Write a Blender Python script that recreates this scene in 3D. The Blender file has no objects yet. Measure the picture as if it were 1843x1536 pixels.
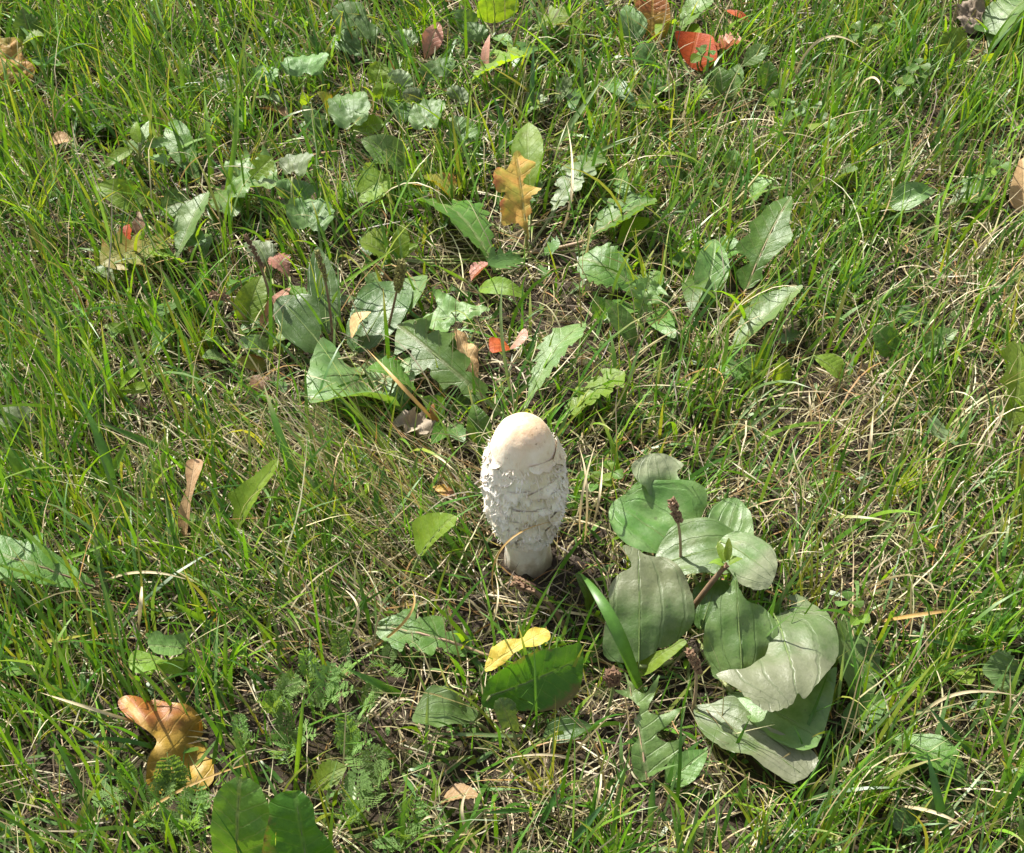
import bpy, bmesh, math, random
import numpy as np
from mathutils import Vector, noise
from mathutils.geometry import delaunay_2d_cdt

random.seed(7)
rng = np.random.default_rng(11)
sc = bpy.context.scene
COL = sc.collection

# ------------------------------------------------------------------ camera
CAM_H, PITCH, IW, IH = 0.79, math.radians(45.0), 1843.0, 1536.0
HFOV = math.radians(32.0)
FPX = IW / 2 / math.tan(HFOV / 2)
cam = bpy.data.objects.new('camera', bpy.data.cameras.new('camera'))
COL.objects.link(cam)
cam.location = (0, 0, CAM_H)
cam.rotation_euler = (math.pi / 2 - PITCH, 0, 0)
cam.data.sensor_fit = 'HORIZONTAL'
cam.data.angle = HFOV
cam.data.clip_start = 0.01
cam.data.clip_end = 300
sc.camera = cam

# ------------------------------------------------------------------ light
SUN_AZ = Vector((-0.64, 0.77))          # horizontal direction towards the sun
SUN_EL = math.radians(47)
world = bpy.data.worlds.new('World')
sc.world = world
world.use_nodes = True
nt = world.node_tree
bg = nt.nodes['Background']
sky = nt.nodes.new('ShaderNodeTexSky')
sky.sky_type = 'NISHITA'
sky.sun_disc = False
sky.sun_elevation = SUN_EL
sky.sun_rotation = math.atan2(SUN_AZ.x, SUN_AZ.y)
sky.air_density = 1.0
sky.dust_density = 2.0
hsv = nt.nodes.new('ShaderNodeHueSaturation')      # thin autumn haze: a whiter sky
hsv.inputs['Saturation'].default_value = 0.42
nt.links.new(sky.outputs[0], hsv.inputs['Color'])
nt.links.new(hsv.outputs[0], bg.inputs[0])
bg.inputs[1].default_value = 0.105
sun = bpy.data.objects.new('sun', bpy.data.lights.new('sun', 'SUN'))
COL.objects.link(sun)
sun.data.energy = 5.0
sun.data.angle = math.radians(0.55)
sun.data.color = (1.0, 0.955, 0.87)
sd = Vector((SUN_AZ.x * math.cos(SUN_EL), SUN_AZ.y * math.cos(SUN_EL), math.sin(SUN_EL))).normalized()
sun.rotation_euler = sd.to_track_quat('Z', 'Y').to_euler()
sun.location = sd * 3
sc.view_settings.view_transform = 'Standard'
sc.view_settings.look = 'None'
sc.view_settings.gamma = 1.0
sc.view_settings.exposure = 1.1
try:
    sc.view_settings.use_curve_mapping = False
except Exception:
    pass
sc.cycles.max_bounces = 10
sc.cycles.transmission_bounces = 6
sc.cycles.sample_clamp_indirect = 6

# ------------------------------------------------------------------ pixel <-> place
CP, SP = math.cos(PITCH), math.sin(PITCH)
CAMP = Vector((0, 0, CAM_H))
def ray(px, py):
    u, v = (px - IW / 2) / FPX, (py - IH / 2) / FPX
    return Vector((u, CP - v * SP, -SP - v * CP))
def P(px, py, zc=0.0):
    """the point z centimetres above the soil seen at a pixel of the photograph"""
    d = ray(px, py)
    return CAMP + d * ((zc * 0.01 - CAM_H) / d.z)
def proj(x, y, z):
    zz = z - CAM_H
    dep = y * CP - zz * SP
    return IW / 2 + FPX * x / dep, IH / 2 - FPX * (y * SP + zz * CP) / dep, dep
def px_size(p):
    return proj(p.x, p.y, p.z)[2] / FPX       # metres per pixel there
def ground_z(x, y):
    n = noise.noise(Vector((x * 9, y * 9, 0.3))) * 0.004 + noise.noise(Vector((x * 31, y * 31, 5.3))) * 0.0022
    return n if abs(x) < 6 and abs(y) < 8 else n + 0.0

# ------------------------------------------------------------------ materials
def new_mat(name):
    m = bpy.data.materials.new(name)
    m.use_nodes = True
    t = m.node_tree
    t.nodes.clear()
    return m, t, t.nodes, t.links
def N(t, typ, **kw):
    n = t.nodes.new(typ)
    for k, v in kw.items():
        setattr(n, k, v)
    return n
def math_node(t, op, a, b=None, c=None):
    n = t.nodes.new('ShaderNodeMath'); n.operation = op
    for i, v in enumerate((a, b, c)):
        if v is None: continue
        if isinstance(v, (int, float)): n.inputs[i].default_value = v
        else: t.links.new(v, n.inputs[i])
    return n.outputs[0]
def ramp(t, x, lo, hi, a=0.0, b=1.0):
    n = t.nodes.new('ShaderNodeMapRange'); n.interpolation_type = 'SMOOTHSTEP'
    t.links.new(x, n.inputs[0])
    n.inputs[1].default_value, n.inputs[2].default_value = lo, hi
    n.inputs[3].default_value, n.inputs[4].default_value = a, b
    return n.outputs[0]
def mixc(t, fac, a, b, mode='MIX'):
    n = t.nodes.new('ShaderNodeMix'); n.data_type = 'RGBA'; n.blend_type = mode
    for i, v in ((0, fac), (6, a), (7, b)):
        if isinstance(v, (int, float)): n.inputs[i].default_value = v
        elif isinstance(v, tuple): n.inputs[i].default_value = (*v, 1)
        else: t.links.new(v, n.inputs[i])
    return n.outputs[2]
def noise_tex(t, vec, scale, detail=4, rough=0.6):
    n = t.nodes.new('ShaderNodeTexNoise')
    n.inputs['Scale'].default_value = scale
    n.inputs['Detail'].default_value = detail
    n.inputs['Roughness'].default_value = rough
    if vec is not None: t.links.new(vec, n.inputs['Vector'])
    return n.outputs['Fac']
def bump(t, h, strength, dist):
    n = t.nodes.new('ShaderNodeBump')
    n.inputs['Strength'].default_value = strength
    n.inputs['Distance'].default_value = dist
    t.links.new(h, n.inputs['Height'])
    return n.outputs['Normal']

def leaf_shader(t, color, rough, spec, trans, tcol, normal=None):
    p = N(t, 'ShaderNodeBsdfPrincipled')
    t.links.new(color, p.inputs['Base Color'])
    if isinstance(rough, (int, float)): p.inputs['Roughness'].default_value = rough
    else: t.links.new(rough, p.inputs['Roughness'])
    p.inputs['Specular IOR Level'].default_value = spec
    tr = N(t, 'ShaderNodeBsdfTranslucent')
    t.links.new(tcol, tr.inputs['Color'])
    mx = N(t, 'ShaderNodeMixShader')
    mx.inputs[0].default_value = trans
    t.links.new(p.outputs[0], mx.inputs[1]); t.links.new(tr.outputs[0], mx.inputs[2])
    if normal is not None:
        t.links.new(normal, p.inputs['Normal'])
    o = N(t, 'ShaderNodeOutputMaterial')
    t.links.new(mx.outputs[0], o.inputs[0])

MATS = {}
def leafmat(name, c1, c2, vein, rough=0.42, spec=0.5, trans=0.32, tcol=(1.5, 1.35, 0.45), vt='pinnate',
            dust=0.0, edge=None, grad=None, spots=0.25, spotcol=(0.035, 0.028, 0.012), pale=1.0):
    m, t, nodes, links = new_mat(name)
    tc = N(t, 'ShaderNodeTexCoord'); obj = tc.outputs['Object']
    oi = N(t, 'ShaderNodeObjectInfo')
    uv = N(t, 'ShaderNodeUVMap'); uv.uv_map = 'UVMap'
    sep = N(t, 'ShaderNodeSeparateXYZ'); links.new(uv.outputs[0], sep.inputs[0])
    x, v = sep.outputs[0], sep.outputs[1]
    ax = math_node(t, 'ABSOLUTE', x)
    n1 = noise_tex(t, obj, 55, 5, 0.65)
    col = mixc(t, ramp(t, n1, 0.32, 0.7), c1, c2)
    if grad is not None:
        gv = math_node(t, 'ADD', v, math_node(t, 'MULTIPLY_ADD', n1, 0.5, -0.25))
        col = mixc(t, ramp(t, gv, 0.42, 0.72), col, grad)
    wob = math_node(t, 'MULTIPLY_ADD', noise_tex(t, obj, 90, 2), 0.16, -0.08)
    if vt == 'parallel':
        f = math_node(t, 'MULTIPLY_ADD', math_node(t, 'ADD', x, wob), 2.4, 0.5)
    elif vt == 'pinnate':
        f = math_node(t, 'ADD', math_node(t, 'MULTIPLY', v, 8.0), math_node(t, 'MULTIPLY', ax, -1.7))
        f = math_node(t, 'ADD', f, math_node(t, 'MULTIPLY', wob, 2.0))
    else:
        a = math_node(t, 'ARCTAN2', x, math_node(t, 'ADD', v, 0.02))
        f = math_node(t, 'ADD', math_node(t, 'MULTIPLY_ADD', a, 2.6, 0.5), wob)
    d = math_node(t, 'ABSOLUTE', math_node(t, 'SUBTRACT', math_node(t, 'FRACT', f), 0.5))
    line = ramp(t, d, 0.02, 0.085, 1.0, 0.0)
    if vt == 'pinnate':
        line = math_node(t, 'MULTIPLY', line, 0.55)
        mid = ramp(t, ax, 0.03, 0.09, 1.0, 0.0)
        line = math_node(t, 'MAXIMUM', line, mid)
    col = mixc(t, math_node(t, 'MULTIPLY', line, 0.38 if vt == 'parallel' else 0.6), col, vein)
    # fine mottling and specks
    n2 = noise_tex(t, obj, 420, 3, 0.7)
    col = mixc(t, 0.35, col, mixc(t, n2, (0.25, 0.25, 0.25), (0.8, 0.8, 0.8)), 'OVERLAY')
    if spots:
        n3 = noise_tex(t, obj, 260, 2, 0.5)
        col = mixc(t, ramp(t, n3, 0.70, 0.75, 0.0, spots), col, spotcol)
        n4 = noise_tex(t, obj, 38, 3, 0.7)
        col = mixc(t, ramp(t, n4, 0.64, 0.74, 0.0, spots * 0.8), col, (0.16, 0.12, 0.03))
    if edge is not None:
        e = math_node(t, 'ADD', ax, math_node(t, 'MULTIPLY_ADD', noise_tex(t, obj, 120, 4), 1.2, -0.6))
        col = mixc(t, ramp(t, e, 0.62, 0.95), col, edge)
    if dust:
        dn = noise_tex(t, obj, 75, 6, 0.75)
        dfac = ramp(t, dn, 0.38, 0.66, dust * 0.25, dust)
        col = mixc(t, dfac, col, (0.33, 0.34, 0.24))
    var = math_node(t, 'MULTIPLY_ADD', oi.outputs['Random'], 0.5, 0.75)
    hs = N(t, 'ShaderNodeHueSaturation')
    links.new(col, hs.inputs['Color']); links.new(var, hs.inputs['Value'])
    hs.inputs['Saturation'].default_value = pale
    links.new(math_node(t, 'MULTIPLY_ADD', oi.outputs['Random'], 0.02, 0.49), hs.inputs['Hue'])
    col = hs.outputs[0]
    h = math_node(t, 'ADD', math_node(t, 'MULTIPLY', line, -0.6), math_node(t, 'MULTIPLY', noise_tex(t, obj, 330, 5, 0.7), 0.9))
    nrm = bump(t, h, 0.55, 0.0009)
    r = ramp(t, noise_tex(t, obj, 140, 4), 0.3, 0.7, rough - 0.07, rough + 0.12)
    leaf_shader(t, col, r, spec, trans, mixc(t, 1.0, col, tcol, 'MULTIPLY'), nrm)
    MATS[name] = m
    return m

leafmat('plantain', (0.075, 0.18, 0.028), (0.15, 0.26, 0.065), (0.085, 0.17, 0.04), 0.36, 0.5, 0.36, vt='parallel', dust=0.2, spots=.45)
leafmat('plantain_dusty', (0.085, 0.175, 0.035), (0.14, 0.22, 0.07), (0.11, 0.18, 0.06), 0.38, 0.5, 0.30, vt='parallel', dust=0.4, grad=(0.22, 0.25, 0.135), spots=.5)
leafmat('plantain_olive', (0.055, 0.125, 0.018), (0.09, 0.165, 0.035), (0.10, 0.165, 0.05), 0.42, 0.5, 0.34, vt='parallel', dust=0.25, grad=(0.16, 0.185, 0.085), spots=.5)
leafmat('plantain_dark', (0.05, 0.12, 0.02), (0.075, 0.155, 0.028), (0.11, 0.19, 0.05), 0.36, 0.55, 0.36, vt='parallel', dust=0.06)
leafmat('dandelion', (0.07, 0.165, 0.02), (0.11, 0.215, 0.03), (0.20, 0.23, 0.09), 0.38, 0.5, 0.42, dust=0.05)
leafmat('dandelion_pale', (0.10, 0.20, 0.04), (0.15, 0.25, 0.06), (0.22, 0.28, 0.11), 0.38, 0.5, 0.38, dust=0.1)
leafmat('lime', (0.15, 0.26, 0.025), (0.20, 0.30, 0.03), (0.25, 0.33, 0.08), 0.45, 0.45, 0.50, tcol=(1.7, 1.5, 0.4))
leafmat('ivy', (0.07, 0.16, 0.032), (0.11, 0.21, 0.045), (0.17, 0.25, 0.10), 0.45, 0.45, 0.3, vt='palmate', dust=0.15)
leafmat('ivy_grey', (0.12, 0.19, 0.07), (0.17, 0.225, 0.10), (0.21, 0.26, 0.15), 0.45, 0.45, 0.28, vt='palmate', dust=0.22)
leafmat('orange', (0.50, 0.25, 0.06), (0.27, 0.28, 0.04), (0.22, 0.17, 0.03), 0.5, 0.4, 0.34, tcol=(1.3, 1.1, 0.7), edge=(0.40, 0.13, 0.05), spots=0.5, spotcol=(0.20, 0.05, 0.02))
leafmat('olive', (0.17, 0.21, 0.03), (0.28, 0.22, 0.04), (0.26, 0.24, 0.07), 0.45, 0.4, 0.38, edge=(0.28, 0.14, 0.03), spots=0.6, spotcol=(0.06, 0.03, 0.01))
leafmat('yellow', (0.58, 0.46, 0.05), (0.50, 0.36, 0.05), (0.55, 0.48, 0.12), 0.48, 0.4, 0.36, tcol=(1.2, 1.1, 0.6), spots=0.3)
leafmat('rust', (0.36, 0.215, 0.03), (0.235, 0.15, 0.025), (0.38, 0.24, 0.06), 0.42, 0.4, 0.2, grad=(0.22, 0.075, 0.018), tcol=(1.3, 0.8, 0.4), spots=0.4, edge=(0.34, 0.19, 0.03))
leafmat('red', (0.44, 0.085, 0.014), (0.26, 0.035, 0.01), (0.42, 0.13, 0.04), 0.5, 0.3, 0.38, tcol=(1.5, 0.7, 0.3), spots=0.4)
leafmat('pink', (0.46, 0.24, 0.17), (0.40, 0.17, 0.12), (0.42, 0.32, 0.2), 0.45, 0.45, 0.28, tcol=(1.3, 0.9, 0.6), spots=0.3)
leafmat('brown', (0.24, 0.15, 0.075), (0.15, 0.085, 0.04), (0.3, 0.21, 0.12), 0.5, 0.35, 0.15, tcol=(1.2, 0.9, 0.6), spots=0.5)
leafmat('tan', (0.45, 0.30, 0.14), (0.36, 0.21, 0.09), (0.5, 0.36, 0.19), 0.55, 0.35, 0.2, tcol=(1.2, 0.95, 0.7), spots=0.3)
leafmat('greydead', (0.30, 0.24, 0.17), (0.2, 0.16, 0.12), (0.34, 0.28, 0.2), 0.6, 0.3, 0.12, tcol=(1.1, 1, 0.8), spots=0.4)
leafmat('dock', (0.05, 0.135, 0.012), (0.08, 0.18, 0.018), (0.11, 0.20, 0.04), 0.4, 0.45, 0.5, edge=(0.13, 0.11, 0.04), spots=.35)
leafmat('feather', (0.15, 0.28, 0.06), (0.21, 0.34, 0.09), (0.2, 0.3, 0.12), 0.45, 0.45, 0.36)

def attr_mat(name, rough, spec, trans, tcol):
    m, t, nodes, links = new_mat(name)
    a = N(t, 'ShaderNodeAttribute'); a.attribute_name = 'tint'
    tc = N(t, 'ShaderNodeTexCoord')
    n1 = noise_tex(t, tc.outputs['Object'], 350, 3, 0.6)
    col = mixc(t, 0.5, a.outputs['Color'], mixc(t, n1, (0.2, 0.2, 0.2), (0.85, 0.85, 0.85)), 'OVERLAY')
    leaf_shader(t, col, rough, spec, trans, mixc(t, 1.0, col, tcol, 'MULTIPLY'))
    MATS[name] = m
attr_mat('grass', 0.40, 0.5, 0.40, (1.5, 1.38, 0.4))
attr_mat('straw', 0.5, 0.45, 0.2, (1.2, 1.05, 0.75))

def plain_noise(name, c1, c2, rough, scale=120, bs=0.5, bd=0.001, spec=0.4):
    m, t, nodes, links = new_mat(name)
    tc = N(t, 'ShaderNodeTexCoord')
    n1 = noise_tex(t, tc.outputs['Object'], scale, 6, 0.65)
    col = mixc(t, ramp(t, n1, 0.3, 0.7), c1, c2)
    p = N(t, 'ShaderNodeBsdfPrincipled')
    links.new(col, p.inputs['Base Color']); p.inputs['Roughness'].default_value = rough
    p.inputs['Specular IOR Level'].default_value = spec
    links.new(bump(t, noise_tex(t, tc.outputs['Object'], scale * 3, 6, 0.7), bs, bd), p.inputs['Normal'])
    o = N(t, 'ShaderNodeOutputMaterial'); links.new(p.outputs[0], o.inputs[0])
    MATS[name] = m
plain_noise('stalk_green', (0.16, 0.21, 0.06), (0.22, 0.24, 0.09), 0.5, 90)
plain_noise('rib', (0.11, 0.17, 0.045), (0.15, 0.2, 0.07), 0.65, 90, spec=0.2)
plain_noise('stalk_brown', (0.20, 0.13, 0.075), (0.13, 0.075, 0.045), 0.6, 120)
plain_noise('stalk_pink', (0.36, 0.24, 0.17), (0.30, 0.23, 0.10), 0.5, 90)
plain_noise('seed_brown', (0.22, 0.13, 0.07), (0.10, 0.05, 0.03), 0.7, 260)
plain_noise('seed_olive', (0.24, 0.23, 0.07), (0.15, 0.13, 0.04), 0.7, 260)
plain_noise('seed_pink', (0.30, 0.19, 0.11), (0.17, 0.09, 0.05), 0.7, 260)
plain_noise('crumb', (0.036, 0.027, 0.02), (0.075, 0.058, 0.045), 0.95, 150, 0.8, 0.002, 0.15)

# soil
m, t, nodes, links = new_mat('soil')
tc = N(t, 'ShaderNodeTexCoord')
n1 = noise_tex(t, tc.outputs['Object'], 22, 8, 0.7); n2 = noise_tex(t, tc.outputs['Object'], 160, 6, 0.7)
col = mixc(t, ramp(t, n1, 0.3, 0.7), (0.035, 0.026, 0.018), (0.075, 0.056, 0.038))
col = mixc(t, ramp(t, n2, 0.55, 0.75), col, (0.12, 0.095, 0.07))
col = mixc(t, ramp(t, noise_tex(t, tc.outputs['Object'], 45, 6, 0.7), 0.52, 0.62), col, (0.06, 0.075, 0.022))
p = N(t, 'ShaderNodeBsdfPrincipled'); links.new(col, p.inputs['Base Color'])
p.inputs['Roughness'].default_value = 0.95; p.inputs['Specular IOR Level'].default_value = 0.15
links.new(bump(t, noise_tex(t, tc.outputs['Object'], 240, 8, 0.75), 0.9, 0.004), p.inputs['Normal'])
o = N(t, 'ShaderNodeOutputMaterial'); links.new(p.outputs[0], o.inputs[0])
MATS['soil'] = m

# mushroom flesh
def mushroom_mat(name, crown):
    m, t, nodes, links = new_mat(name)
    tc = N(t, 'ShaderNodeTexCoord'); obj = tc.outputs['Object']
    sep = N(t, 'ShaderNodeSeparateXYZ'); links.new(obj, sep.inputs[0])
    n1 = noise_tex(t, obj, 150, 6, 0.65); n2 = noise_tex(t, obj, 60, 5, 0.62)
    col = mixc(t, ramp(t, n1, 0.35, 0.7), (0.84, 0.78, 0.68), (0.76, 0.66, 0.54))
    blot = ramp(t, n2, 0.42, 0.60)
    right = ramp(t, sep.outputs[0], -0.014, 0.012, 0.3, 1.0)      # beige-brown blotches, stronger towards the right
    col = mixc(t, math_node(t, 'MULTIPLY', math_node(t, 'MULTIPLY', blot, right), 0.75), col, (0.55, 0.45, 0.30))
    # olive mottling in streaks
    str_v = N(t, 'ShaderNodeMapping'); links.new(obj, str_v.inputs[0]); str_v.inputs['Scale'].default_value = (1.0, 1.0, 0.45)
    n5 = noise_tex(t, str_v.outputs[0], 60, 5, 0.7)
    col = mixc(t, ramp(t, n5, 0.58, 0.72, 0, 0.5), col, (0.42, 0.38, 0.24))
    n3 = noise_tex(t, obj, 130, 2, 0.5)
    col = mixc(t, ramp(t, n3, 0.745, 0.77, 0, 0.8), col, (0.10, 0.07, 0.05))
    if not crown:
        dirt = math_node(t, 'ADD', sep.outputs[2], math_node(t, 'MULTIPLY', n1, -0.02))
        col = mixc(t, ramp(t, dirt, -0.012, 0.004, 0.85, 0), col, (0.20, 0.15, 0.10))
    if crown:
        zz = math_node(t, 'ADD', sep.outputs[2], math_node(t, 'MULTIPLY_ADD', n2, 0.02, -0.01))
        zz = math_node(t, 'ADD', zz, math_node(t, 'MULTIPLY', sep.outputs[0], 0.35))
        col = mixc(t, ramp(t, zz, 0.082, 0.116, 0, 0.7), col, (0.78, 0.62, 0.45))
        col = mixc(t, ramp(t, zz, 0.106, 0.122, 0, 0.85), col, (0.64, 0.39, 0.19))
    if crown:
        mc = N(t, 'ShaderNodeMapping'); links.new(obj, mc.inputs[0]); mc.inputs['Scale'].default_value = (1, 1, 0.3)
        cr_ = noise_tex(t, mc.outputs[0], 330, 6, 0.75)
        top = ramp(t, sep.outputs[2], 0.085, 0.105)
        col = mixc(t, math_node(t, 'MULTIPLY', ramp(t, cr_, 0.52, 0.7, 0, 0.55), top), col, (0.50, 0.33, 0.19))
        col = mixc(t, math_node(t, 'MULTIPLY', ramp(t, noise_tex(t, obj, 210, 3, 0.6), 0.66, 0.7, 0, 0.7), top), col, (0.30, 0.19, 0.11))
    p = N(t, 'ShaderNodeBsdfPrincipled'); links.new(col, p.inputs['Base Color'])
    p.inputs['Roughness'].default_value = 0.55; p.inputs['Specular IOR Level'].default_value = 0.35
    p.inputs['Subsurface Weight'].default_value = 0.25
    p.inputs['Subsurface Radius'].default_value = (0.006, 0.004, 0.003)
    p.inputs['Subsurface Scale'].default_value = 1.0
    mp = N(t, 'ShaderNodeMapping'); links.new(obj, mp.inputs[0]); mp.inputs['Scale'].default_value = (1, 1, 0.16)
    fib = noise_tex(t, mp.outputs[0], 700, 4, 0.7)
    links.new(bump(t, math_node(t, 'ADD', fib, n1), 0.4, 0.0007), p.inputs['Normal'])
    o = N(t, 'ShaderNodeOutputMaterial'); links.new(p.outputs[0], o.inputs[0])
    MATS[name] = m
mushroom_mat('cap', True)
mushroom_mat('flesh', False)
mushroom_mat('scale', True)

# ------------------------------------------------------------------ object helpers
def link_mesh(name, verts, faces, mat, parent=None, origin=None, smooth=True, uvs=None):
    me = bpy.data.meshes.new(name)
    if origin is not None:
        verts = [(v[0] - origin[0], v[1] - origin[1], v[2] - origin[2]) for v in verts]
    me.from_pydata([tuple(v) for v in verts], [], faces)
    if smooth:
        me.polygons.foreach_set('use_smooth', [True] * len(me.polygons))
    if uvs is not None:
        lay = me.uv_layers.new(name='UVMap')
        idx = np.empty(len(me.loops), dtype=np.int32); me.loops.foreach_get('vertex_index', idx)
        lay.data.foreach_set('uv', np.array(uvs, dtype=np.float32)[idx].ravel())
    me.materials.append(MATS[mat])
    ob = bpy.data.objects.new(name, me)
    COL.objects.link(ob)
    if parent is not None:
        ob.parent = parent
    elif origin is not None:
        ob.location = origin
    return ob
def thing(name, label, cat, loc, group=None):
    o = bpy.data.objects.new(name, None)
    o.empty_display_size = 0.01
    COL.objects.link(o)
    o.location = loc
    o['label'] = label; o['category'] = cat
    if group: o['group'] = group
    return o
def tube(points, radii, sides=6):
    vs, fs = [], []
    pts = [Vector(p) for p in points]
    for i, p in enumerate(pts):
        tg = (pts[min(i + 1, len(pts) - 1)] - pts[max(i - 1, 0)])
        if tg.length < 1e-9: tg = Vector((0, 0, 1))
        tg.normalize()
        a = tg.cross(Vector((0.31, 0.17, 0.93)))
        if a.length < 1e-3: a = tg.cross(Vector((1, 0, 0)))
        a.normalize(); b = tg.cross(a)
        for k in range(sides):
            an = 2 * math.pi * k / sides
            vs.append(p + (a * math.cos(an) + b * math.sin(an)) * radii[i])
    for i in range(len(pts) - 1):
        for k in range(sides):
            k2 = (k + 1) % sides
            fs.append((i * sides + k, i * sides + k2, (i + 1) * sides + k2, (i + 1) * sides + k))
    fs.append(tuple(range(sides))[::-1]); n0 = (len(pts) - 1) * sides
    fs.append(tuple(range(n0, n0 + sides)))
    return vs, fs
def bez(a, b, c, n):
    out = []
    for i in range(n + 1):
        s = i / n
        out.append(a * ((1 - s) ** 2) + b * (2 * s * (1 - s)) + c * (s * s))
    return out
def through(a, m, c, n):               # quadratic through the middle point
    return bez(a, m * 2 - (a + c) * 0.5, c, n)

# pruning mask: plants press the grass aside
MW, MH = 461, 384
mask_p = np.zeros((MH, MW), np.float32); mask_d = np.zeros((MH, MW), np.float32)
_gx, _gy = np.meshgrid((np.arange(MW) + .5) * 4, (np.arange(MH) + .5) * 4)
def mask_poly(pts, depth, prob):
    inside = np.zeros((MH, MW), bool)
    n = len(pts)
    for i in range(n):
        x1, y1 = pts[i]; x2, y2 = pts[(i + 1) % n]
        if abs(y2 - y1) < 1e-6: continue
        c = ((y1 > _gy) != (y2 > _gy)) & (_gx < (x2 - x1) * (_gy - y1) / (y2 - y1) + x1)
        inside ^= c
    mask_p[inside] = np.maximum(mask_p[inside], prob)
    mask_d[inside] = np.maximum(mask_d[inside], depth)

# ------------------------------------------------------------------ leaf outlines (x along 0..1, y across in half widths)
def smooth_closed(pts, per=5):
    out, n = [], len(pts)
    for i in range(n):
        p0, p1, p2, p3 = (np.array(pts[(i + k - 1) % n], float) for k in range(4))
        for j in range(per):
            s = j / per
            out.append(0.5 * ((2 * p1) + (-p0 + p2) * s + (2 * p0 - 5 * p1 + 4 * p2 - p3) * s * s + (-p0 + 3 * p1 - 3 * p2 + p3) * s ** 3))
    return [tuple(o) for o in out]
def prof_outline(kind, r):
    pts = []
    if kind == 'ivy':
        n = r.choice((11, 12, 13))
        for i in range(78):
            ph = -math.pi + 2 * math.pi * (i + .5) / 78      # 0 = tip side
            bk = math.pi - abs(ph)
            rad = 1 - 0.42 * math.exp(-(bk / 0.38) ** 2)
            rad *= 1 + 0.055 * abs(math.cos(n * ph / 2)) * 1.6 - 0.04
            pts.append((0.5 + 0.5 * rad * math.cos(ph), rad * math.sin(ph)))
        return pts
    def half(u, side):
        if kind == 'ovate':
            return max(0.03, math.sin(math.pi * min(1, u ** 0.8)) ** 0.75)
        if kind == 'plantain':
            b = max(0, (u - 0.10) / 0.90)
            return 0.07 + 0.93 * max(0, math.sin(math.pi * b ** 0.85)) ** 0.7 if u > 0.1 else 0.07
        if kind == 'lance':
            return 0.06 + 0.94 * max(0, math.sin(math.pi * u ** 1.25)) ** 0.9
        if kind == 'obovate':
            return 0.06 + 0.94 * max(0, math.sin(math.pi * u ** 1.9)) ** 0.8
        if kind == 'dead':
            return max(0.04, math.sin(math.pi * u ** 0.9) ** 0.6) * (0.75 + 0.4 * noise.noise(Vector((u * 5, side * 3.1, r.random() * 0.2 + seedv))))
        return 0.5
    seedv = r.random() * 50
    M = 44
    if kind in ('dandelion', 'serrate'):
        nl = r.choice((4, 5)) if kind == 'dandelion' else 9
        deep = 0.62 if kind == 'dandelion' else 0.28
        for side in (1, -1):
            ph = r.random() * 0.3; arr = []
            for i in range(M + 1):
                u = i / M
                env = 0.13 + 0.87 * max(0, min(1, (u - 0.12) / 0.5)) ** 0.8
                if u > 0.74: env *= max(0.0, 1 - ((u - 0.74) / 0.26) ** 1.8)
                f = (u * nl + ph) % 1.0
                saw = (1 - f) if f > 0.18 else f / 0.18       # steep on the base side
                lob = 1 - deep * (1 - saw) * (1 if u < 0.82 else max(0, (1 - u) / .18)) * (0.8 + .4 * r.random())
                shift = -0.035 * saw if u < 0.78 else 0
                arr.append((max(0, u + shift * 1.0) if 0 < i < M else u, side * max(0.012, env * lob)))
            pts += arr if side == 1 else arr[::-1]
        return pts
    for side in (1, -1):
        arr = [(i / M, side * max(half(i / M, side) * (1 + 0.05 * noise.noise(Vector((i * .35, side * 7, seedv)))), 0.004)) for i in range(M + 1)]
        pts += arr if side == 1 else arr[::-1]
    return pts

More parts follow.
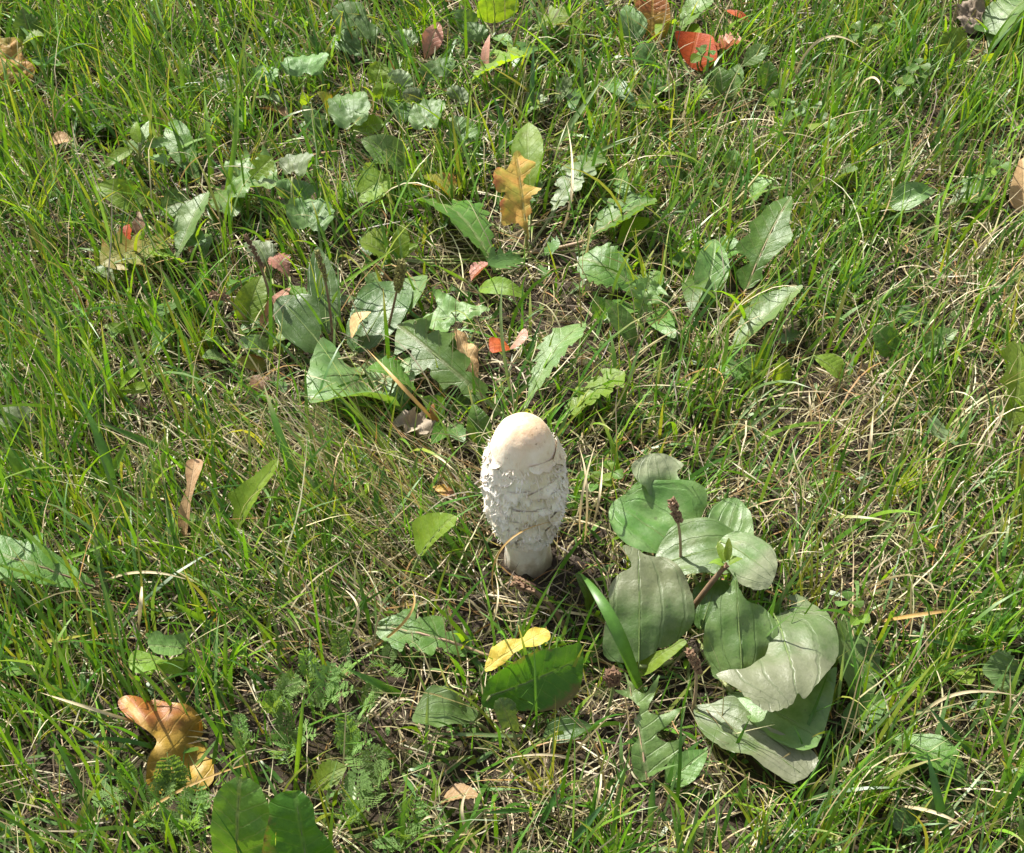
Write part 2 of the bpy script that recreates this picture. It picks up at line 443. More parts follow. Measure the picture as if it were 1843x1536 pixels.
LEAF_COUNT = 0
def leaf(parent, base, tip, mat, kind='ovate', w=40, outline=None, roll=None, arch=0.06, cup=0.12, fold=0.0, ruffle=0.05,
         curl=0.0, prob=0.8, rib=None, rib_mat=None, name='leaf', label=None, root=None, stalk_mat=None, res=20, jag=0.0, vein=True, stem=True):
    """base/tip = (px, py, height cm). One leaf blade (mesh) + midrib (sub-part) + leaf stalk down to the root."""
    global LEAF_COUNT
    LEAF_COUNT += 1
    prob = prob if prob >= 0.93 else prob * 0.45
    r = random.Random(LEAF_COUNT * 77 + 5)
    if roll is None:
        roll = 0.0 if outline is not None else r.choice((-1, 1)) * r.uniform(6, 32)
    if outline is None:
        if kind in ('dandelion', 'serrate'): w *= 1.3
        elif kind == 'lance': w *= 1.12
        fold = fold or r.uniform(0.0, 0.3)
        if not curl: curl = r.uniform(-.05, .16)
    B, T = P(*base), P(*tip)
    a = T - B; L = a.length; a.normalize()
    s = a.cross(Vector((0, 0, 1)))
    if s.length < 0.15: s = Vector((1, 0, 0))
    s.normalize()
    n = s.cross(a); n.normalize()
    cr, sr = math.cos(math.radians(roll)), math.sin(math.radians(roll))
    s, n = s * cr + n * sr, n * cr - s * sr
    if n.z < 0: n = -n
    mid = (B + T) * 0.5
    if outline is not None:
        pts = []
        sm = smooth_closed(outline, 5)
        for i, (px, py) in enumerate(sm):
            if jag:
                k = noise.noise(Vector((i * 0.9, LEAF_COUNT, 0))) * jag
                px += k; py += noise.noise(Vector((i * 0.9, LEAF_COUNT, 9))) * jag
            d = ray(px, py)
            q = CAMP + d * ((B - CAMP).dot(n) / d.dot(n)) - B
            pts.append((q.dot(a), q.dot(s)))
        W = max(abs(p[1]) for p in pts)
    else:
        e = mid + s * 0.01
        p0, p1 = proj(*mid), proj(*e)
        apx = math.hypot(p1[0] - p0[0], p1[1] - p0[1]) / 0.01
        # apparent width is measured across the leaf's axis in the picture
        W = min(0.5 * w / max(apx, 1200), 0.75 * L if kind != 'ivy' else 0.8 * L)
        pts = [(p[0] * L, p[1] * W) for p in prof_outline(kind, r)]
    if outline is not None and mat.startswith('plantain'):
        cx_, cy_ = sum(p[0] for p in pts) / len(pts), sum(p[1] for p in pts) / len(pts)
        for i in range(len(pts)):
            f = 1 + 0.008 * noise.noise(Vector((i * 1.7, LEAF_COUNT * 3.0, 2))) + 0.01 * noise.noise(Vector((i * 0.5, LEAF_COUNT, 7)))
            if r.random() < 0.014: f *= 0.95
            pts[i] = (cx_ + (pts[i][0] - cx_) * f, cy_ + (pts[i][1] - cy_) * f)
    # drop near-duplicate outline points
    q = [pts[0]]
    for p in pts[1:]:
        if math.hypot(p[0] - q[-1][0], p[1] - q[-1][1]) > 1e-4: q.append(p)
    if math.hypot(q[0][0] - q[-1][0], q[0][1] - q[-1][1]) < 1e-4: q.pop()
    pts = q
    poly = np.array(pts); no = len(pts)
    x0, x1, y0, y1 = poly[:, 0].min(), poly[:, 0].max(), poly[:, 1].min(), poly[:, 1].max()
    d = max(x1 - x0, y1 - y0) / res
    co = [Vector(p) for p in pts]
    gx = np.arange(x0 + d / 2, x1, d); gy = np.arange(y0 + d / 2, y1, d)
    for ix in gx:
        for iy in gy:
            jx, jy = ix + (r.random() - .5) * d * .5, iy + (r.random() - .5) * d * .5
            xs, ys = poly[:, 0], poly[:, 1]; x2, y2 = np.roll(xs, -1), np.roll(ys, -1)
            with np.errstate(divide='ignore', invalid='ignore'):
                c = ((ys > jy) != (y2 > jy)) & (jx < (x2 - xs) * (jy - ys) / (y2 - ys) + xs)
            if c.sum() % 2 and np.min((xs - jx) ** 2 + (ys - jy) ** 2) > (0.45 * d) ** 2:
                co.append(Vector((jx, jy)))
    vv, _, ff, _, _, _ = delaunay_2d_cdt(co, [(i, (i + 1) % no) for i in range(no)], [], 1, 1e-6)
    sd_ = r.random() * 40
    def disp(x, y):
        u = min(1.1, max(-0.1, x / L)); sn = y / W if W > 0 else 0
        z = cup * W * (sn * sn - 0.25) + fold * abs(y) + arch * L * 4 * u * (1 - u)
        if curl: z -= curl * L * max(0, u - 0.55) ** 2 / 0.2
        z += ruffle * W * 2.2 * noise.noise(Vector((x / W * 1.3, y / W * 1.3, sd_))) * (0.35 + min(1.3, abs(sn)))
        z += ruffle * W * (0.25 if mat.startswith('plantain') else 0.8) * noise.noise(Vector((x / W * 4, y / W * 4, sd_ + 9)))
        if vein and W > 0.006:
            if mat.startswith('plantain'):
                env = max(0.25, math.sqrt(max(0.02, 4 * u * (1 - u))))
                z += 0.016 * W * math.cos(2 * math.pi * sn / env * 2.4)
            elif mat.startswith('ivy'):
                z += 0.05 * W * math.cos(math.atan2(sn, u + 0.02) * 2.6 * 2 * math.pi)
            else:
                z += 0.022 * W * math.cos((u * 8 - abs(sn) * 1.7) * 2 * math.pi)
        return z
    def to3(x, y, up=0.0):
        q = B + a * x + s * y + n * (disp(x, y) + up)
        g = 0.0015
        if q.z < g: q.z = g
        return q
    V = [to3(v.x, v.y) for v in vv]
    uvs = []
    for v in vv:
        u = v.x / L
        env = max(0.3, math.sqrt(max(0.05, 4 * u * (1 - u)))) if kind != 'ivy' else 1.0
        uvs.append((v.y / W / (env if mat.startswith('plantain') else 1), u))
    F = []
    for f in ff:
        p0, p1, p2 = (V[k] for k in f[:3])
        F.append(tuple(f) if (p1 - p0).cross(p2 - p0).dot(n) > 0 else tuple(f)[::-1])
    org = parent.location
    ob = link_mesh(name, V, F, mat, parent, org, True, uvs)
    if label: ob['label'] = label
    if rib is None:
        pl = L / px_size(mid)
        rib = min(0.018 * W + 0.00028, 0.0006) if pl > 60 and kind not in ('ivy', 'dead') else 0
    if rib:
        us = [0.0 + 0.93 * i / 12 for i in range(13)]
        pp = [to3(u * L, 0, -rib * 0.25) for u in us]
        vs, fs = tube(pp, [rib * (1 - 0.85 * u) for u in us], 5)
        link_mesh('midrib', vs, fs, rib_mat or 'rib', ob, org)
    if stem:
        R = Vector(root) if root is not None else Vector((B.x - a.x * 0.006, B.y - a.y * 0.006, 0.0))
        S = to3(0.02 * L, 0)
        if (S - R).length > 0.004:
            ctl = (S + R) * 0.5 - Vector((a.x, a.y, 0)) * 0.25 * (S - R).length; ctl.z = max(0.002, 0.45 * S.z)
            pp = bez(R, ctl, S, 8)
            rr = 0.0007 + 0.02 * W
            vs, fs = tube(pp, [rr * (1.15 - 0.3 * i / 8) for i in range(9)], 5)
            link_mesh('leaf_stalk', vs, fs, stalk_mat or rib_mat or 'stalk_green', parent, org)
    if prob:
        mask_poly([proj(*to3(x, y))[:2] for x, y in pts], proj(*mid)[2], prob)
    return ob

# ------------------------------------------------------------------ ground
def build_ground():
    def axis(lo, hi, n, far_lo, far_hi, m):
        c = np.linspace(lo, hi, n)
        g = np.geomspace(0.02, 1, m)
        left = lo + (far_lo - lo) * g[::-1]; right = hi + (far_hi - hi) * g
        return np.concatenate([left, c, right])
    xs = axis(-0.75, 0.75, 190, -90, 90, 16); ys = axis(0.15, 1.75, 200, -40, 160, 16)
    V, F = [], []
    for y in ys:
        for x in xs:
            z = ground_z(x, y)
            if 0.5 < y < 1.0 and abs(x) < 0.3:
                z += 0.0016 * noise.noise(Vector((x * 110, y * 110, 2)))
            V.append((x, y, z))
    nx = len(xs)
    for j in range(len(ys) - 1):
        for i in range(nx - 1):
            F.append((j * nx + i, j * nx + i + 1, (j + 1) * nx + i + 1, (j + 1) * nx + i))
    ob = link_mesh('ground', V, F, 'soil')
    ob['kind'] = 'structure'
    ob['label'] = 'dark crumbly soil under the meadow grass'
build_ground()

# ------------------------------------------------------------------ mushroom
MB = P(951, 1010, 0)
def build_mushroom():
    M = thing('mushroom', 'tall white shaggy mushroom with peeling scales and tan crown', 'mushroom', MB)
    M.rotation_euler = (math.radians(1.0), math.radians(-2.0), 0)
    prof = [(0.1175, 0.0), (0.1172, 0.0035), (0.1160, 0.0072), (0.1135, 0.0110), (0.1100, 0.0143), (0.1050, 0.0173), (0.0985, 0.0197),
            (0.0900, 0.0216), (0.0800, 0.0230), (0.0700, 0.0237), (0.0610, 0.0237), (0.0530, 0.0229), (0.0460, 0.0215), (0.0400, 0.0199), (0.0345, 0.0184),
            (0.0305, 0.0172), (0.0285, 0.0163), (0.0290, 0.0150), (0.0320, 0.0138)]
    prof = [(z_, r_ * 0.905) for z_, r_ in prof]
    def rad(z):
        zs = [p[0] for p in prof[:17]][::-1]; rs = [p[1] for p in prof[:17]][::-1]
        return float(np.interp(z, zs, rs))
    nseg = 72
    # denser profile
    dz = []
    for i in range(len(prof) - 1):
        for k in range(3):
            f = k / 3
            dz.append((prof[i][0] * (1 - f) + prof[i + 1][0] * f, prof[i][1] * (1 - f) + prof[i + 1][1] * f))
    dz.append(prof[-1])
    V, F = [], []
    for j, (z, r) in enumerate(dz):
        for k in range(nseg):
            an = 2 * math.pi * k / nseg
            c, s_ = math.cos(an), math.sin(an)
            rr = r
            if r > 0.002:
                low = min(1, max(0, (0.100 - z) / 0.02))
                rr += 0.0007 * noise.noise(Vector((c * 2.2, s_ * 2.2, z * 45)))
                rr += low * 0.0009 * noise.noise(Vector((c * 6, s_ * 6, z * 170)))
                rr += low * 0.0005 * noise.noise(Vector((c * 14, s_ * 14, z * 420)))
            zz = z + (0.002 * noise.noise(Vector((c * 3, s_ * 3, 4))) if z < 0.036 else 0)
            V.append((rr * c, rr * s_, zz))
    for j in range(len(dz) - 1):
        for k in range(nseg):
            k2 = (k + 1) % nseg
            F.append((j * nseg + k, (j + 1) * nseg + k, (j + 1) * nseg + k2, j * nseg + k2))
    cap = link_mesh('cap', V, F, 'cap', M)
    cap['label'] = 'egg-shaped white cap with tan crown'
    # stem
    V, F = [], []
    sp = [(-0.012, 0.0150), (-0.004, 0.0146), (0.002, 0.0141), (0.008, 0.0134), (0.016, 0.0129), (0.024, 0.0126), (0.034, 0.0124), (0.040, 0.012)]
    for z, r in sp:
        for k in range(40):
            an = 2 * math.pi * k / 40
            rr = r + 0.0005 * noise.noise(Vector((math.cos(an) * 5, math.sin(an) * 5, z * 60))) + 0.0004 * noise.noise(Vector((math.cos(an) * 15, math.sin(an) * 15, z * 200)))
            V.append((rr * math.cos(an), rr * math.sin(an), z))
    for j in range(len(sp) - 1):
        for k in range(40):
            k2 = (k + 1) % 40
            F.append((j * 40 + k, j * 40 + k2, (j + 1) * 40 + k2, (j + 1) * 40 + k))
    link_mesh('stem', V, F, 'flesh', M)
    for nd in MATS['scale'].node_tree.nodes:
        if nd.type == 'TEX_COORD': nd.object = cap
    # shaggy scales: a few shared flap meshes
    variants = []
    for vi in range(7):
        r = random.Random(vi + 3)
        nx, ny = 7, 5
        V, F = [], []
        for j in range(ny + 1):
            u = j / ny                       # 0 = attached, 1 = free lower end
            for i in range(nx + 1):
                s_ = (i / nx - .5) * 2
                w = (1 - 0.25 * u ** 2) * 0.5
                edge = (u - 0.28 * max(0, u - .55) ** 1.2) * (0.7 + 0.4 * (1 - abs(s_) ** 1.5) + 0.45 * noise.noise(Vector((i * 0.9, vi * 4.3, 1))))
                lift = 0.05 + 0.75 * u ** 2.4 * (0.55 + 0.6 * noise.noise(Vector((s_ * 1.4, vi * 2.2, 7)))) - 0.22 * s_ * s_
                # y = outward, z = down the cap
                V.append((s_ * w, lift, -edge))
        for j in range(ny):
            for i in range(nx):
                a_ = j * (nx + 1) + i
                F.append((a_, a_ + 1, a_ + nx + 2, a_ + nx + 1))
        me = bpy.data.meshes.new('scale'); me.from_pydata(V, [], F)
        me.polygons.foreach_set('use_smooth', [True] * len(me.polygons)); me.materials.append(MATS['scale'])
        variants.append(me)
    r = random.Random(21)
    from mathutils import Matrix
    rows = [0.098, 0.0925, 0.087, 0.081, 0.075, 0.069, 0.063, 0.057, 0.051, 0.0455, 0.040, 0.0355]
    for ri, z0 in enumerate(rows):
        cnt = 15 if ri > 0 else 8
        for k in range(cnt):
            an = 2 * math.pi * (k + 0.5 * (ri % 2) + r.uniform(-.3, .3)) / cnt
            front = (math.sin(an) < -0.2 and math.cos(an) > -0.55)
            if front and ri < 3 and r.random() < 0.9: continue      # the photograph's smoother face
            if front and r.random() < 0.4: continue
            z = z0 + r.uniform(-.002, .002)
            R = rad(z); slope = (rad(z + 0.004) - rad(z - 0.004)) / 0.008
            o = bpy.data.objects.new('scale', r.choice(variants)); COL.objects.link(o)
            o.parent = cap
            out = Vector((math.cos(an), math.sin(an), -slope)).normalized()
            side = Vector((-math.sin(an), math.cos(an), 0))
            up = side.cross(out) * -1
            if up.z < 0: up = -up
            side = out.cross(up)
            tw = r.uniform(-.25, .25)
            side2 = side * math.cos(tw) + up * math.sin(tw); up2 = up * math.cos(tw) - side * math.sin(tw)
            wx = r.uniform(0.007, 0.019); wz = r.uniform(0.005, 0.0125); wo = r.uniform(0.0026, 0.0054) * (0.7 if front else 1.0)
            mt = Matrix(((side2.x * wx, out.x * wo, up2.x * wz, 0), (side2.y * wx, out.y * wo, up2.y * wz, 0), (side2.z * wx, out.z * wo, up2.z * wz, 0), (0, 0, 0, 1)))
            loc = Vector((math.cos(an), math.sin(an), 0)) * (R + 0.0003); loc.z = z
            o.matrix_local = Matrix.Translation(loc) @ mt
    # torn fibres
    V, F = [], []
    for i in range(2000):
        z = r.uniform(0.031, 0.098); an = r.uniform(0, 2 * math.pi)
        if math.sin(an) < 0 and math.cos(an) > -.4 and r.random() < .5: continue
        R = rad(z) + 0.0006
        b = Vector((R * math.cos(an), R * math.sin(an), z)); o_ = Vector((math.cos(an), math.sin(an), 0)); sd2 = Vector((-math.sin(an), math.cos(an), 0))
        ln = r.uniform(0.0015, 0.0062); w = r.uniform(0.00015, 0.0006)
        d1 = o_ * r.uniform(.15, .6) + Vector((0, 0, -0.8)) + sd2 * r.uniform(-.5, .5)
        d2 = o_ * r.uniform(.3, 1.0) + Vector((0, 0, r.uniform(-.7, .4))) + sd2 * r.uniform(-.5, .5)
        m_ = b + d1 * ln * .5; e = m_ + d2 * ln * .5
        k = len(V); V += [b - sd2 * w, b + sd2 * w, m_ + sd2 * w * .8, m_ - sd2 * w * .8, e]
        F += [(k, k + 1, k + 2, k + 3), (k + 3, k + 2, k + 4)]
    fr = link_mesh('torn_fibre', V, F, 'scale', cap); fr['kind'] = 'stuff'
    # pruning mask for the body
    out = []
    for s_ in (-1, 1):
        zz = np.linspace(0.0, 0.1175, 14)
        arr = []
        for z in zz:
            R = rad(z) if z > 0.03 else 0.013
            q = proj(MB.x + s_ * R, MB.y, z); arr.append((q[0], q[1]))
        out += arr if s_ == 1 else arr[::-1]
    mask_poly([(x, y + (6 if y > 900 else -6)) for x, y in out], proj(MB.x, MB.y - 0.02, 0.05)[2], 0.985)
build_mushroom()

# ------------------------------------------------------------------ plants, placed from the photograph
def plant(name, label, cat, px, py, group=None):
    g = P(px, py, 0); g.z = 0
    return thing(name, label, cat, g, group)

def seed_spike(parent, base, tip, head_len_px, head_w_px, mat, stalk='stalk_brown', bend=0.1, srad=0.0009):
    B, T = P(*base), P(*tip); B.z = max(B.z, 0.001)
    m = (B + T) / 2 + Vector((bend * 0.02, 0, 0.006))
    pts = through(B, m, T, 14)
    vs, fs = tube(pts, [srad * (1.1 - 0.3 * i / 14) for i in range(15)], 6)
    org = parent.location
    st = link_mesh('stalk', vs, fs, stalk, parent, org)
    sc_ = px_size(T); hl, hr = head_len_px * sc_, head_w_px * sc_ / 2
    d = (pts[-1] - pts[-3]).normalized()
    r = random.Random(int(tip[0] * 7 + tip[1]))
    a = d.cross(Vector((0.3, 1, 0.2))).normalized(); b = d.cross(a)
    V, F = [], []
    n = max(40, int(head_len_px * 2.4))
    for i in range(n):
        s = r.random(); an = i * 2.4
        rr = hr * (0.45 + 0.55 * math.sin(math.pi * min(1, .15 + s * .8))) * r.uniform(.7, 1.1)
        c = T - d * hl * (s - 0.15) + (a * math.cos(an) + b * math.sin(an)) * rr * 0.62
        ss = hr * r.uniform(.18, .36); k = len(V)
        ax = (d * 0.9 + (a * math.cos(an) + b * math.sin(an)) * 0.8).normalized(); p1 = ax.cross(d + a * .1).normalized(); p2 = ax.cross(p1)
        V += [c + ax * ss * 1.7, c + p1 * ss, c + p2 * ss, c - p1 * ss, c - p2 * ss, c - ax * ss]
        F += [(k, k + 1, k + 2), (k, k + 2, k + 3), (k, k + 3, k + 4), (k, k + 4, k + 1), (k + 5, k + 2, k + 1), (k + 5, k + 3, k + 2), (k + 5, k + 4, k + 3), (k + 5, k + 1, k + 4)]
    link_mesh('seed_head', V, F, mat, parent, org, False)

# ---- the big plantain beside the mushroom
A = plant('plantain_plant', 'large dusty broad-leaved plantain rosette growing beside the mushroom', 'plant', 1262, 1150)
RA = A.location
kw = dict(parent=A, root=RA, prob=0.93, jag=1.6, res=26)
leaf(base=(1195, 915, 2.5), tip=(1180, 817, 4.6), mat='plantain_dusty', outline=[(1135, 838), (1160, 820), (1190, 816), (1215, 825), (1229, 838), (1218, 850), (1222, 875), (1205, 905), (1180, 905), (1160, 880), (1140, 862)], cup=.3, ruffle=.14, **kw)
leaf(base=(1240, 1000, 2.0), tip=(1112, 905, 3.4), mat='plantain', outline=[(1150, 870), (1130, 885), (1105, 900), (1096, 940), (1105, 970), (1130, 990), (1170, 1000), (1215, 990), (1245, 965), (1262, 925), (1255, 905), (1235, 892), (1200, 880)], cup=.45, ruffle=.1, **kw)
leaf(base=(1300, 990, 2.6), tip=(1328, 897, 3.6), mat='plantain', outline=[(1282, 915), (1315, 896), (1332, 900), (1350, 925), (1356, 955), (1350, 975), (1300, 985), (1275, 955)], cup=.15, **kw)
leaf(base=(1180, 1020, 3.0), tip=(1345, 985, 3.6), mat='plantain', outline=[(1180, 1000), (1205, 965), (1235, 945), (1280, 943), (1320, 955), (1345, 975), (1345, 1015), (1310, 1042), (1270, 1038), (1230, 1042), (1200, 1035), (1183, 1025)], cup=.1, arch=.08, **kw)
leaf(base=(1296, 975, 4.0), tip=(1392, 1045, 3.8), mat='plantain_dusty', outline=[(1300, 968), (1330, 958), (1360, 968), (1385, 985), (1398, 1015), (1392, 1045), (1378, 1060), (1350, 1062), (1320, 1045), (1300, 1020), (1296, 990)], cup=-.1, arch=.1, ruffle=.08, **kw)
leaf(base=(1262, 1130, 1.6), tip=(1292, 1045, 2.6), mat='plantain_dark', outline=[(1245, 1100), (1250, 1060), (1275, 1045), (1310, 1050), (1315, 1090), (1285, 1125), (1255, 1130)], **kw)
leaf(base=(1150, 1205, 1.8), tip=(1148, 992, 4.8), mat='plantain_olive', outline=[(1120, 985), (1145, 990), (1165, 1003), (1200, 1007), (1225, 1030), (1240, 1060), (1248, 1095), (1245, 1125), (1220, 1152), (1185, 1172), (1150, 1192), (1110, 1192), (1088, 1180), (1085, 1150), (1095, 1100), (1095, 1065), (1110, 1040), (1135, 1025), (1128, 1005)], cup=-.28, arch=.10, ruffle=.15, **kw)
leaf(base=(1148, 1212, 1.4), tip=(1232, 1152, 3.4), mat='lime', outline=[(1148, 1192), (1170, 1180), (1205, 1167), (1226, 1150), (1234, 1160), (1208, 1190), (1180, 1212), (1152, 1217)], cup=.3, name='leaf_fold', stem=False, rib=0, **{k: v for k, v in kw.items() if k not in ('jag',)})
leaf(base=(1335, 1228, 2.4), tip=(1322, 1032, 5.6), mat='plantain', outline=[(1322, 1030), (1330, 1060), (1345, 1083), (1375, 1090), (1398, 1120), (1400, 1150), (1390, 1185), (1370, 1215), (1330, 1222), (1290, 1220), (1280, 1195), (1268, 1170), (1268, 1130), (1280, 1105), (1292, 1095), (1290, 1080), (1312, 1060)], cup=-.1, fold=-.22, ruffle=.12, **kw)
leaf(base=(1392, 1105, 2.6), tip=(1436, 1268, 3.8), mat='plantain_dusty', outline=[(1420, 1070), (1445, 1068), (1470, 1090), (1490, 1120), (1508, 1160), (1505, 1190), (1490, 1215), (1475, 1235), (1450, 1258), (1435, 1255), (1425, 1268), (1400, 1278), (1375, 1280), (1340, 1262), (1300, 1240), (1290, 1225), (1330, 1222), (1375, 1190), (1385, 1150), (1390, 1130), (1400, 1105), (1425, 1085)], cup=-.06, arch=.10, ruffle=.12, **kw)
leaf(base=(1315, 1245, 1.4), tip=(1485, 1335, 2.2), mat='plantain', outline=[(1310, 1245), (1345, 1250), (1400, 1262), (1440, 1250), (1480, 1228), (1505, 1215), (1500, 1260), (1485, 1310), (1465, 1345), (1430, 1350), (1390, 1335), (1350, 1300), (1325, 1270)], cup=.1, **kw)
leaf(base=(1252, 1280, 1.2), tip=(1455, 1400, 1.6), mat='plantain_dusty', outline=[(1250, 1270), (1285, 1270), (1320, 1268), (1350, 1295), (1390, 1325), (1430, 1342), (1470, 1365), (1465, 1385), (1430, 1410), (1395, 1400), (1340, 1370), (1290, 1355), (1262, 1325), (1252, 1295)], cup=.08, arch=.05, ruffle=.1, fold=.12, **kw)
seed_spike(A, (1222, 1050, 1.5), (1210, 905, 7.0), 52, 22, 'seed_pink', 'stalk_pink')
seed_spike(A, (1246, 1285, .6), (1244, 1178, 5.0), 55, 22, 'seed_pink', 'stalk_pink')
seed_spike(A, (1088, 1300, .3), (1101, 1213, 4.0), 30, 36, 'seed_brown', 'stalk_green')
seed_spike(A, (1248, 1092, 2.5), (1308, 1018, 6.0), 22, 14, 'seed_pink', 'stalk_brown', srad=.0016)
for b_, t_, w_ in (((1305, 1012, 6), (1292, 975, 6.4), 16), ((1308, 1010, 6), (1312, 968, 6.8), 15), ((1312, 1016, 6), (1336, 1004, 6.2), 14), ((1302, 1018, 6), (1276, 1010, 6), 13)):
    leaf(A, b_, t_, 'lime', 'ovate', w_, name='sprig_leaf', stem=False, res=8, prob=.9)

# ---- dark plantain rosette left of centre
Bp = plant('plantain_plant', 'dark green broad-leaved plantain rosette with several upright olive seed spikes', 'plant', 610, 650)
RB = Bp.location
kw = dict(parent=Bp, root=RB, prob=0.8, jag=2.5, res=22)
leaf(base=(660, 660, 1.6), tip=(548, 690, 2.4), mat='plantain', outline=[(550, 700), (556, 660), (575, 622), (600, 628), (625, 650), (660, 640), (700, 618), (735, 625), (750, 645), (745, 690), (725, 735), (690, 752), (640, 750), (590, 740), (560, 722)], cup=.25, ruffle=.22, **kw)
leaf(base=(600, 655, 1.2), tip=(505, 540, 3.2), mat='plantain_dark', outline=[(492, 560), (500, 535), (530, 530), (560, 540), (576, 575), (575, 610), (560, 640), (530, 630), (500, 600)], **kw)
leaf(base=(640, 640, 1.0), tip=(720, 515, 2.6), mat='plantain_dark', outline=[(625, 600), (640, 550), (660, 520), (700, 505), (735, 510), (742, 540), (730, 580), (700, 610), (660, 632), (632, 630)], **kw)
leaf(base=(590, 620, 1.0), tip=(570, 450, 3.0), mat='plantain_dark', kind='plantain', w=58, **kw)
leaf(base=(700, 600, 1.0), tip=(762, 490, 2.4), mat='plantain', kind='plantain', w=62, **kw)
seed_spike(Bp, (600, 640, .2), (573, 460, 7.5), 62, 15, 'seed_olive')
seed_spike(Bp, (690, 625, .2), (722, 480, 7.0), 70, 24, 'seed_olive')
seed_spike(Bp, (500, 600, .2), (446, 432, 7.0), 70, 13, 'seed_brown')
seed_spike(Bp, (450, 590, .2), (384, 532, 5.0), 48, 20, 'seed_pink', 'stalk_pink')

# ---- broad leaves in front of the mushroom
C = plant('plantain_plant', 'shaded plantain with dark broad leaf under the yellow leaf', 'plant', 900, 1290)
kw = dict(parent=C, prob=0.8, jag=2.5)
leaf(base=(880, 1255, 2.4), tip=(1045, 1185, 3.4), roll=-56, mat='dock', outline=[(868, 1270), (880, 1225), (910, 1195), (950, 1172), (1000, 1165), (1045, 1160), (1050, 1195), (1040, 1240), (1000, 1268), (950, 1275), (900, 1278)], cup=.2, **kw)
leaf(base=(862, 1300, 1.4), tip=(752, 1280, 2.8), mat='plantain', outline=[(745, 1300), (752, 1270), (768, 1243), (790, 1245), (815, 1258), (850, 1268), (862, 1285), (845, 1300), (815, 1308), (780, 1312)], cup=.35, ruffle=.14, **kw)
leaf(base=(925, 1320, 1.2), tip=(900, 1258, 3.0), mat='dandelion_pale', outline=[(886, 1270), (905, 1256), (922, 1262), (928, 1290), (935, 1318), (915, 1310), (900, 1312), (890, 1295)], cup=.5, **kw)
leaf(base=(970, 1330, .8), tip=(1062, 1305, 1.8), mat='plantain_dark', kind='plantain', w=46, **kw)

# ---- dandelions
def dandelion(label, root, leaves, group=None, name='dandelion_plant'):
    D = plant(name, label, 'plant', root[0], root[1], group)
    for lf in leaves:
        lf = dict(lf)
        lf.setdefault('kind', 'dandelion'); lf.setdefault('mat', 'dandelion')
        leaf(parent=D, root=D.location, **lf)
    return D
D1 = dandelion('dandelion rosette with one upright orange lobed leaf', (950, 455), [
    dict(base=(947, 425, 1.6), tip=(928, 274, 4.8), mat='orange', outline=[(930, 270), (945, 285), (963, 297), (950, 315), (940, 330), (958, 338), (971, 346), (955, 358), (952, 372), (956, 385), (948, 395), (952, 430), (940, 412), (925, 403), (905, 408), (899, 385), (896, 372), (908, 352), (893, 350), (884, 330), (890, 308), (903, 300), (912, 305)], roll=-8, cup=.15, ruffle=.1, prob=.97, label='orange dying lobed leaf', rib_mat='seed_olive', jag=4),
    dict(base=(955, 350, 1.8), tip=(950, 218, 4.2), mat='lime', kind='lance', w=52, prob=.85),
    dict(base=(895, 490, 1.0), tip=(765, 345, 2.6), mat='dandelion', kind='serrate', w=78, prob=.8, arch=.1),
    dict(base=(815, 360, 1.5), tip=(760, 316, 2.8), mat='olive', kind='ovate', w=62, prob=.8),
    dict(base=(985, 400, 1.2), tip=(1080, 266, 3.0), mat='dandelion_pale', kind='dandelion', w=60, prob=.8),
    dict(base=(1050, 437, 1.2), tip=(1179, 355, 2.8), mat='dandelion', kind='dandelion', w=72, prob=.85, rib_mat='stalk_pink'),
    dict(base=(1110, 440, 1.0), tip=(1168, 392, 2.2), mat='lime', kind='lance', w=30, prob=.8),
    dict(base=(720, 470, 1.2), tip=(725, 402, 3.2), mat='lime', kind='ovate', w=34),
    dict(base=(712, 470, 1.2), tip=(648, 432, 2.6), mat='lime', kind='serrate', w=44),
    dict(base=(712, 462, 1.2), tip=(752, 440, 2.0), mat='lime', kind='ovate', w=24)])
D2 = dandelion('dandelion rosette spreading lobed leaves just behind the mushroom cap', (935, 775), [
    dict(base=(905, 745, 1.2), tip=(712, 580, 3.0), kind='dandelion', mat='dandelion', w=95, prob=.85, arch=.08),
    dict(base=(745, 592, 2.2), tip=(880, 552, 3.6), mat='dandelion_pale', outline=[(742, 592), (765, 572), (790, 560), (785, 535), (815, 545), (840, 550), (880, 552), (862, 565), (840, 575), (815, 582), (800, 605), (780, 598), (755, 596)], prob=.9, jag=2, stem=False, cup=.2, ruffle=.15),
    dict(base=(945, 735, 1.2), tip=(1043, 568, 4.0), kind='serrate', mat='dandelion_pale', w=46, prob=.85, curl=.12),
    dict(base=(1003, 762, 1.0), tip=(1126, 672, 2.8), kind='dandelion', mat='lime', w=56, prob=.8),
    dict(base=(865, 800, 1.0), tip=(855, 728, 3.0), kind='ovate', mat='dandelion', w=46, prob=.8),
    dict(base=(760, 715, 1.0), tip=(665, 655, 3.0), kind='serrate', mat='dandelion', w=40, prob=.7)])
